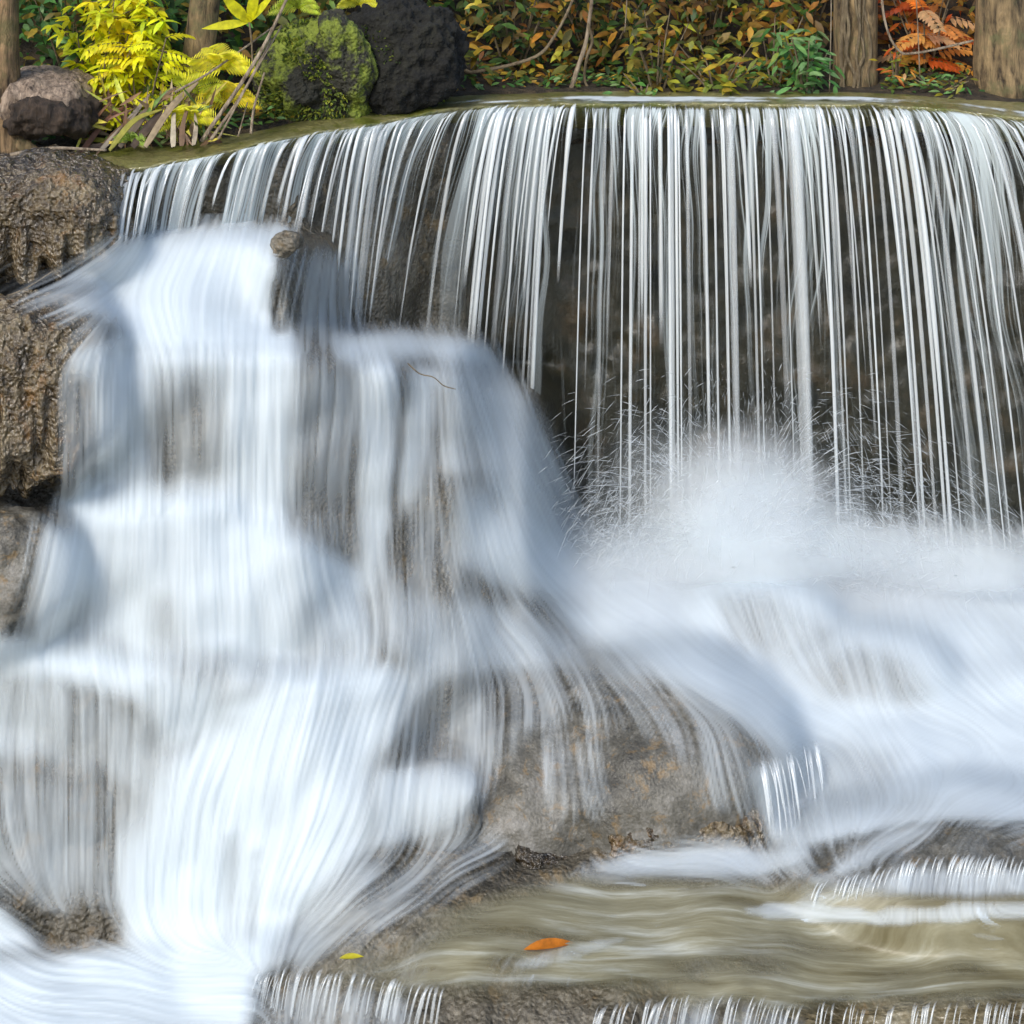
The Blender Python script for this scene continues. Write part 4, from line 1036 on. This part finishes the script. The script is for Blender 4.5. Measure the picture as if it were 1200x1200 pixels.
# palmate plant with four big leaves
base = P(294, 75, 8.2); e = empty('plant', base); m = MB(); lf = MB()
top = np.array(P(292, 26, 8.2))
m.tube(cr([tuple(P(296, 80, 8.2)), tuple(P(295, 50, 8.2)), tuple(top)], 8), .006, 6)
for (tx, ty, w_) in ((240, 32, .05), (262, -4, .065), (300, -14, .06), (318, -6, .04), (292, 16, .04)):
    tip = np.array(P(tx, ty, 8.1)); d = tip - top
    lf.leaf(top, d, (0, -1, .35), np.linalg.norm(d) * 1.05, w_, rc((0.85, 0.80, 0.02), .06), curl=.1, n=7)
m.build('stem', M_stem, e); lf.build('leaves', M_yleaf, e)
tag(e, 'plant with a star of big yellow leaves at the top, above the leaning sticks', 'plant')


def fern(px, py, Y, n, L_, c, label, spread=1.0):
    b = np.array(P(px, py, Y)); e = empty('fern', b.tolist())
    for k in range(n):
        m = MB()
        a = math.pi * (0.08 + 0.84 * (k + .5) / n) + random.uniform(-.15, .15)
        d = np.array([math.cos(a) * spread, -.35 + random.uniform(-.2, .2), math.sin(a) * .8]); d /= np.linalg.norm(d)
        LL = L_ * random.uniform(.75, 1.1)
        s_ = np.linspace(0, 1, 15)
        pts = b + d * LL * s_[:, None] - np.array([0, 0, 1]) * (LL * .45 * s_ ** 2)[:, None]
        m.tube(pts, np.linspace(.003, .001, 15), 4, c=rc(c, .1))
        side = np.cross(d, [0, -1., .3]); side /= np.linalg.norm(side)
        for q in range(1, 15):
            for sg in (-1, 1):
                w_ = LL * .30 * math.sin(math.pi * (0.12 + .86 * q / 15)) ** .8
                m.leaf(pts[q], side * sg + d * .35, (0, -1, .4), w_, w_ * .17, rc(c, .15), curl=.2, n=4)
        m.build('frond', M_yleaf, e)
    tag(e, label, 'fern')


fern(262, 82, 8.2, 9, .24, YEL[0], 'yellow fern in front of the leaning grey trunk')
fern(222, 140, 8.1, 8, .20, YEL[1], 'small yellow fern low among the dead fronds', 1.1)
fern(232, 110, 8.25, 5, .22, YEL[2], 'yellow green fern between the two brighter ferns')
fern(152, 165, 8.0, 5, .13, (0.35, .5, .05), 'little green fern at the rim beside the dead fronds')
fern(270, 120, 8.3, 7, .24, YEL[3], 'golden fern clump behind the leaning sticks')
fern(350, 10, 8.7, 6, .2, (0.5, .6, .03), 'yellow green fern on top of the mossy rock')
fern(420, 6, 8.9, 7, .16, (0.75, .72, .03), 'small yellow fern on the far side of the mossy rock')

M_lowlog = bark_mat('dark_lower_log', (0.008, 0.005, 0.003), (0.07, 0.045, 0.028), sc=1.5)
# log with broken end
bl = Boulder(56, 116, 8.2, 0.235, 0.30, 0.14, -0.10, 3.6)
o = bl.mesh('log', M_wood, amp=.02, fr=8, fine=.014, n=60)
tag(o, 'short thick broken log with pale top and dark underside beside the left tree', 'log')
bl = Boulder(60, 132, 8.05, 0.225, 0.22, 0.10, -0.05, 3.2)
o2 = bl.mesh('bark', M_lowlog, amp=.035, fr=10, fine=.02, n=60); o2.parent = o  # second lump gives the lower half of the log a darker colour

M_frond = leaf_mat('dry_sheath', rough=0.6, transl=0.1)
# dead fronds and sheaths fanned on the rim
sheaths = [((95, 178), (160, 118), .020, 'reddish brown dead frond nearest the log'), ((118, 176), (176, 110), .022, 'curled grey dead frond beside the nearest one'), ((140, 172), (205, 102), .026, 'broad grey brown dead frond in the fan'),
           ((155, 172), (215, 112), .022, 'dark brown dead frond with a pale edge'), ((170, 172), (232, 96), .024, 'long tan dead frond in the middle of the fan'), ((203, 172), (205, 120), .016, 'upright pale dead frond'),
           ((213, 171), (222, 118), .016, 'upright brown dead frond right of the pale one'), ((227, 170), (228, 130), .014, 'short pale dead frond under the small fern'), ((128, 176), (190, 128), .018, 'thin yellow stained dead frond')]
for k, ((xa, ya), (xb, yb), w_, lab) in enumerate(sheaths):
    m = MB(); Y0 = 8.02 - .02 * k % 3
    a = np.array(P(xa, ya, Y0)); b_ = np.array(P(xb, yb, Y0 + .2)); mid = (a + b_) / 2 + [random.uniform(-.02, .02), 0, random.uniform(-.02, .05)]
    pts = cr([a, mid, b_], 12)
    dd = b_ - a; side = np.cross(dd, [0, -1., 0]); side /= np.linalg.norm(side)
    for sgn in (1,):
        s_ = np.linspace(-1, 1, 7)
        ww = w_ * .72 * np.array([.7, 1, 1.1, 1.1, 1.05, 1, .95, .9, .8, .65, .45, .15]) * (1 + .3 * vnoise(np.linspace(0, 3, 12), k, 0))
        V = pts[:, None] + side * (s_[None] * ww[:, None])[..., None] + np.array([0, -1, .3]) * ((1 - s_[None] ** 2) * ww[:, None] * .3 + .25 * ww[:, None] * np.abs(s_[None]) ** 3)[..., None]
        V2 = V + np.array([0, .008, -.004])
        cS = ((.2, .08, .04), (.30, .25, .19), (.16, .12, .08), (.08, .05, .03), (.32, .24, .14), (.36, .31, .22), (.14, .08, .04), (.34, .28, .2), (.35, .32, .05))[k % 9]
        m.add(V.reshape(-1, 3), grid_faces(12, 7), cS); m.add(V2.reshape(-1, 3), grid_faces(12, 7)[:, ::-1], cS)
    tag(m.build('dead_frond', M_frond), lab, 'dead frond', 'dead palm fronds fanned on the rim')
lf = MB()
for k in range(170):
    px = random.uniform(88, 245); py = random.uniform(120, 176); b_ = np.array(P(px, py, 8.15 + random.uniform(-.1, .15)))
    lf.leaf(b_, (random.gauss(.3, .6), random.uniform(-.4, .2), random.gauss(.35, .5)), (0, -1, .5), random.uniform(.06, .26), random.uniform(.008, .03), rc(random.choice([(.30, .2, .11), (.45, .36, .22), (.14, .08, .04), (.5, .46, .06), (.2, .11, .06), (.10, .16, .03)]), .3), curl=random.uniform(-.3, .4), fold=.5, n=6)
tag(lf.build('leaf_litter', M_frond), 'tangle of dry brown strips and leaf litter round the dead fronds', 'leaf litter', kind='stuff')
# curled piece
m = MB(); th_ = np.linspace(0, 5.2, 22)
c0 = np.array(P(92, 150, 8.0)); c1 = np.array(P(125, 137, 8.15))
V = np.stack([c0 * (1 - q) + c1 * q + np.stack([np.cos(th_) * .0, np.cos(th_) * .035, np.sin(th_) * .035], -1) * (1 + .3 * np.sin(th_ * 2))[:, None] * (1.1 - .3 * q) for q in np.linspace(0, 1, 8)])
V[..., 0] += np.cos(th_)[None] * .02
m.add(V.reshape(-1, 3), grid_faces(8, 22)); m.add((V + [0.003, .004, .003]).reshape(-1, 3), grid_faces(8, 22)[:, ::-1])
tag(m.build('curled_bark', M_dead), 'pale curled piece of dead sheath under the log', 'dead bark')

sticks = [([(236, 166, 7.98), (300, 70, 8.1), (345, -20, 8.2)], .013, 'long leaning stick reaching out of the top of the picture'),
          ([(247, 164, 7.96), (285, 108, 8.05), (318, 45, 8.15)], .010, 'pale split stick leaning beside the long one'),
          ([(256, 163, 7.97), (290, 100, 8.05), (330, 30, 8.2)], .007, 'thin pale stick leaning right of the long one'),
          ([(294, 157, 8.0), (298, 125, 8.05), (310, 85, 8.1)], .009, 'short grey stick standing against the mossy rock'),
          ([(279, 160, 8.0), (285, 138, 8.05), (290, 120, 8.1)], .005, 'tiny brown stick at the rim'),
          ([(205, 108, 8.0), (250, 82, 8.1), (322, 30, 8.4)], .008, 'thin pale stick lying across the ferns'),
          ([(12, 182, 7.6), (60, 174, 7.62), (125, 176, 7.63)], .012, 'grey root lying along the rim at the upper left'),
          ([(0, 350, 7.2), (30, 338, 7.15), (62, 318, 7.2)], .005, 'thin dark twig on the wet rock at the left'),
          ([(478, 426, 7.45), (492, 438, 7.4), (508, 442, 7.38), (520, 452, 7.34), (534, 456, 7.32)], .004, 'thin dark twig caught on the rounded rock in the middle')]
for pts, r_, lab in sticks:
    m = MB(); m.tube(cr([tuple(P(*p)) for p in pts], 16), np.linspace(r_, r_ * .6, 16), 8, wob=.25)
    tag(m.build('stick', M_dead if 'dark' not in lab else M_stem), lab, 'stick')
# curved bough, sapling and hanging vines
m = MB(); m.tube(cr([tuple(P(*p)) for p in ((536, 72, 9.5), (548, 84, 9.45), (560, 84, 9.4), (600, 76, 9.4), (632, 64, 9.4), (650, 42, 9.45), (670, 2, 9.5), (690, -60, 9.6))], 40), np.linspace(.012, .008, 40), 8, wob=.3)
tag(m.build('branch', M_stem), 'thin curved branch sweeping up to the right behind the rim', 'branch')
base = P(668, 108, 9.5); e = empty('sapling', base); m = MB()
m.tube(cr([tuple(P(*p)) for p in ((668, 110, 9.5), (677, 80, 9.5), (686, 52, 9.5), (691, 20, 9.5), (694, -10, 9.5), (698, -90, 9.5))], 24), np.linspace(.016, .009, 24), 8, wob=.3)
m.build('trunk', M_dead, e)
m = MB(); m.tube(cr([tuple(P(*p)) for p in ((692, 108, 9.55), (685, 92, 9.55), (688, 66, 9.5), (694, 48, 9.5), (689, 28, 9.48))], 20), .009, 7, wob=.3)
m.build('side_stem', M_stem, e)
tag(e, 'slim pale sapling with a twisted side stem, left of the yellow green shrubs', 'sapling')
for (xa, xb, bot, lab) in ((731, 732, 38, 'thin reddish vine hanging above the yellow green shrubs'), (970, 972, 110, 'thin pale vine hanging beside the straight trunk'), (1062, 1078, 90, 'pale twisted vine hanging among the orange leaves')):
    m = MB(); m.tube(cr([tuple(P(xa, -120, 9.45)), tuple(P((xa + xb) / 2 + 3, -10, 9.4)), tuple(P(xb, bot, 9.4))], 16), .004, 5)
    tag(m.build('vine', M_dead), lab, 'vine')
m = MB(); m.tube(cr([tuple(P(1030, -60, 9.6)), tuple(P(1036, 20, 9.5)), tuple(P(1052, 58, 9.5)), tuple(P(1075, 62, 9.5)), tuple(P(1140, 48, 9.6))], 24), .008, 6, wob=.2)
tag(m.build('branch', M_dead), 'bent pale branch crossing the orange shrub', 'branch')

# mossy rock and dark hollow stump
mb = Boulder(372, 95, 8.75, 0.32, 0.28, 0.34, 0.5, 2.2)
tag(mb.mesh('boulder', M_moss, amp=.05, fr=5, fine=.03, n=90), 'dark rock covered in green moss above the rim, left of the black stump', 'boulder')
st = Boulder(468, 70, 8.9, 0.37, 0.30, 0.30, 0.18, 2.7)
o = st.mesh('stump', M_darkwood, amp=.06, fr=4.5, fine=.03, n=110)
tag(o, 'big black rotting stump with a hollow face above the rim', 'stump')
rim_pts = []
ms = Boulder(405, 66, 8.56, 0.13, 0.13, 0.27, 0.40, 2.2)
o2 = ms.mesh('moss', M_moss, amp=.015, fr=9, fine=.02, n=50); o2.parent = o
# moss tufts on the mossy rock
lf = MB()
for k in range(5200):
    a, b_ = random.uniform(0, 6.28), random.uniform(-.95, 1)
    X = np.array([math.cos(a) * math.sqrt(1 - b_ * b_), -abs(math.sin(a)) * math.sqrt(1 - b_ * b_), b_])
    Q = (X * mb.r * 1.02) @ mb.M() + mb.c
    if fbm(Q[0] * 9, Q[1] * 9, Q[2] * 9, 3) < -0.05: continue
    lf.leaf(Q, X + [random.uniform(-.8, .8), -.3, random.uniform(-.6, .6)], (random.uniform(-1, 1), -1, .5), random.uniform(.014, .034), .012, rc(random.choice([(0.20, .25, .03), (.10, .15, .02), (.32, .36, .04), (.05, .08, .02)]), .3), curl=.3, n=3)
for k in range(2600):
    a, b_ = random.uniform(0, 6.28), random.uniform(-.9, 1)
    X = np.array([math.cos(a) * math.sqrt(1 - b_ * b_), -abs(math.sin(a)) * math.sqrt(1 - b_ * b_), b_])
    Q = (X * st.r * 1.04) @ st.M() + st.c
    if fbm(Q[0] * 7, Q[1] * 7, Q[2] * 7, 3) < 0.15 + 0.9 * X[0]: continue
    lf.leaf(Q, X + [random.uniform(-.8, .8), -.3, random.uniform(-.6, .6)], (random.uniform(-1, 1), -1, .5), random.uniform(.014, .034), .012, rc(random.choice([(0.16, .20, .03), (.08, .12, .02), (.05, .08, .02)]), .3), curl=.3, n=3)
tag(lf.build('moss', M_leaf), 'green mossy tufts on the dark rock above the rim', 'moss', kind='stuff')

# fallen leaves on the bottom pool
for (x_, y_, tx, ty, w_, c, lab) in ((614, 1113, 676, 1100, .018, (0.75, 0.24, 0.02), 'orange fallen leaf on the shallow pool at the bottom'), (398, 1123, 426, 1119, .010, (0.70, 0.62, 0.03), 'small yellow fallen leaf on the wet apron at the bottom')):
    m = MB(); a = np.array(P(x_, y_, float(sample(DS, x_, y_)) - .06)); b_ = np.array(P(tx, ty, float(sample(DS, tx, ty)) - .06))
    m.leaf(a, b_ - a, (0, -.45, 1), np.linalg.norm(b_ - a), w_ * 2.2, c, curl=.12, fold=.7, n=9)
    tag(m.build('fallen_leaf', M_yleaf), lab, 'leaf')

# ------------------------------------------------------------------ light, sky, camera
world = bpy.data.worlds.new('World'); SC.world = world; world.use_nodes = True
nt = world.node_tree; bg = nt.nodes['Background']
sky = nt.nodes.new('ShaderNodeTexSky'); sky.sky_type = 'NISHITA'; sky.sun_disc = False
EL, AZ = math.radians(42), math.radians(-150)
sky.sun_elevation = EL; sky.sun_rotation = AZ; sky.air_density = 1.0; sky.dust_density = 1.5
nt.links.new(sky.outputs[0], bg.inputs[0]); bg.inputs[1].default_value = 0.14
sd = Vector((math.sin(AZ) * math.cos(EL), math.cos(AZ) * math.cos(EL), math.sin(EL)))
ld = bpy.data.lights.new('sun', 'SUN'); ld.energy = 2.0; ld.angle = math.radians(20); ld.color = (1, 0.95, 0.86)
lo = bpy.data.objects.new('sun', ld); lo.rotation_euler = sd.to_track_quat('Z', 'Y').to_euler(); COL.objects.link(lo)

cam = bpy.data.cameras.new('camera'); cam.lens = 36 * F / 1200; cam.sensor_width = 36; cam.sensor_fit = 'HORIZONTAL'
cam.shift_y = -(600 - HZ) / 1200.0; cam.clip_end = 500; cam.clip_start = 0.05
co_ = bpy.data.objects.new('camera', cam); co_.location = (0, 0, CZ); co_.rotation_euler = (math.radians(90), 0, 0); COL.objects.link(co_)
SC.camera = co_
SC.view_settings.view_transform = 'Standard'; SC.view_settings.look = 'None'; SC.view_settings.exposure = 0.68; SC.view_settings.gamma = 1
SC.render.engine = 'CYCLES'
cy = SC.cycles
cy.use_denoising = True
cy.transparent_max_bounces = 20; cy.max_bounces = 6; cy.diffuse_bounces = 3; cy.glossy_bounces = 2; cy.transmission_bounces = 4; cy.volume_bounces = 5
cy.adaptive_threshold = 0.04; cy.use_light_tree = False
cy.volume_step_rate = 2.0
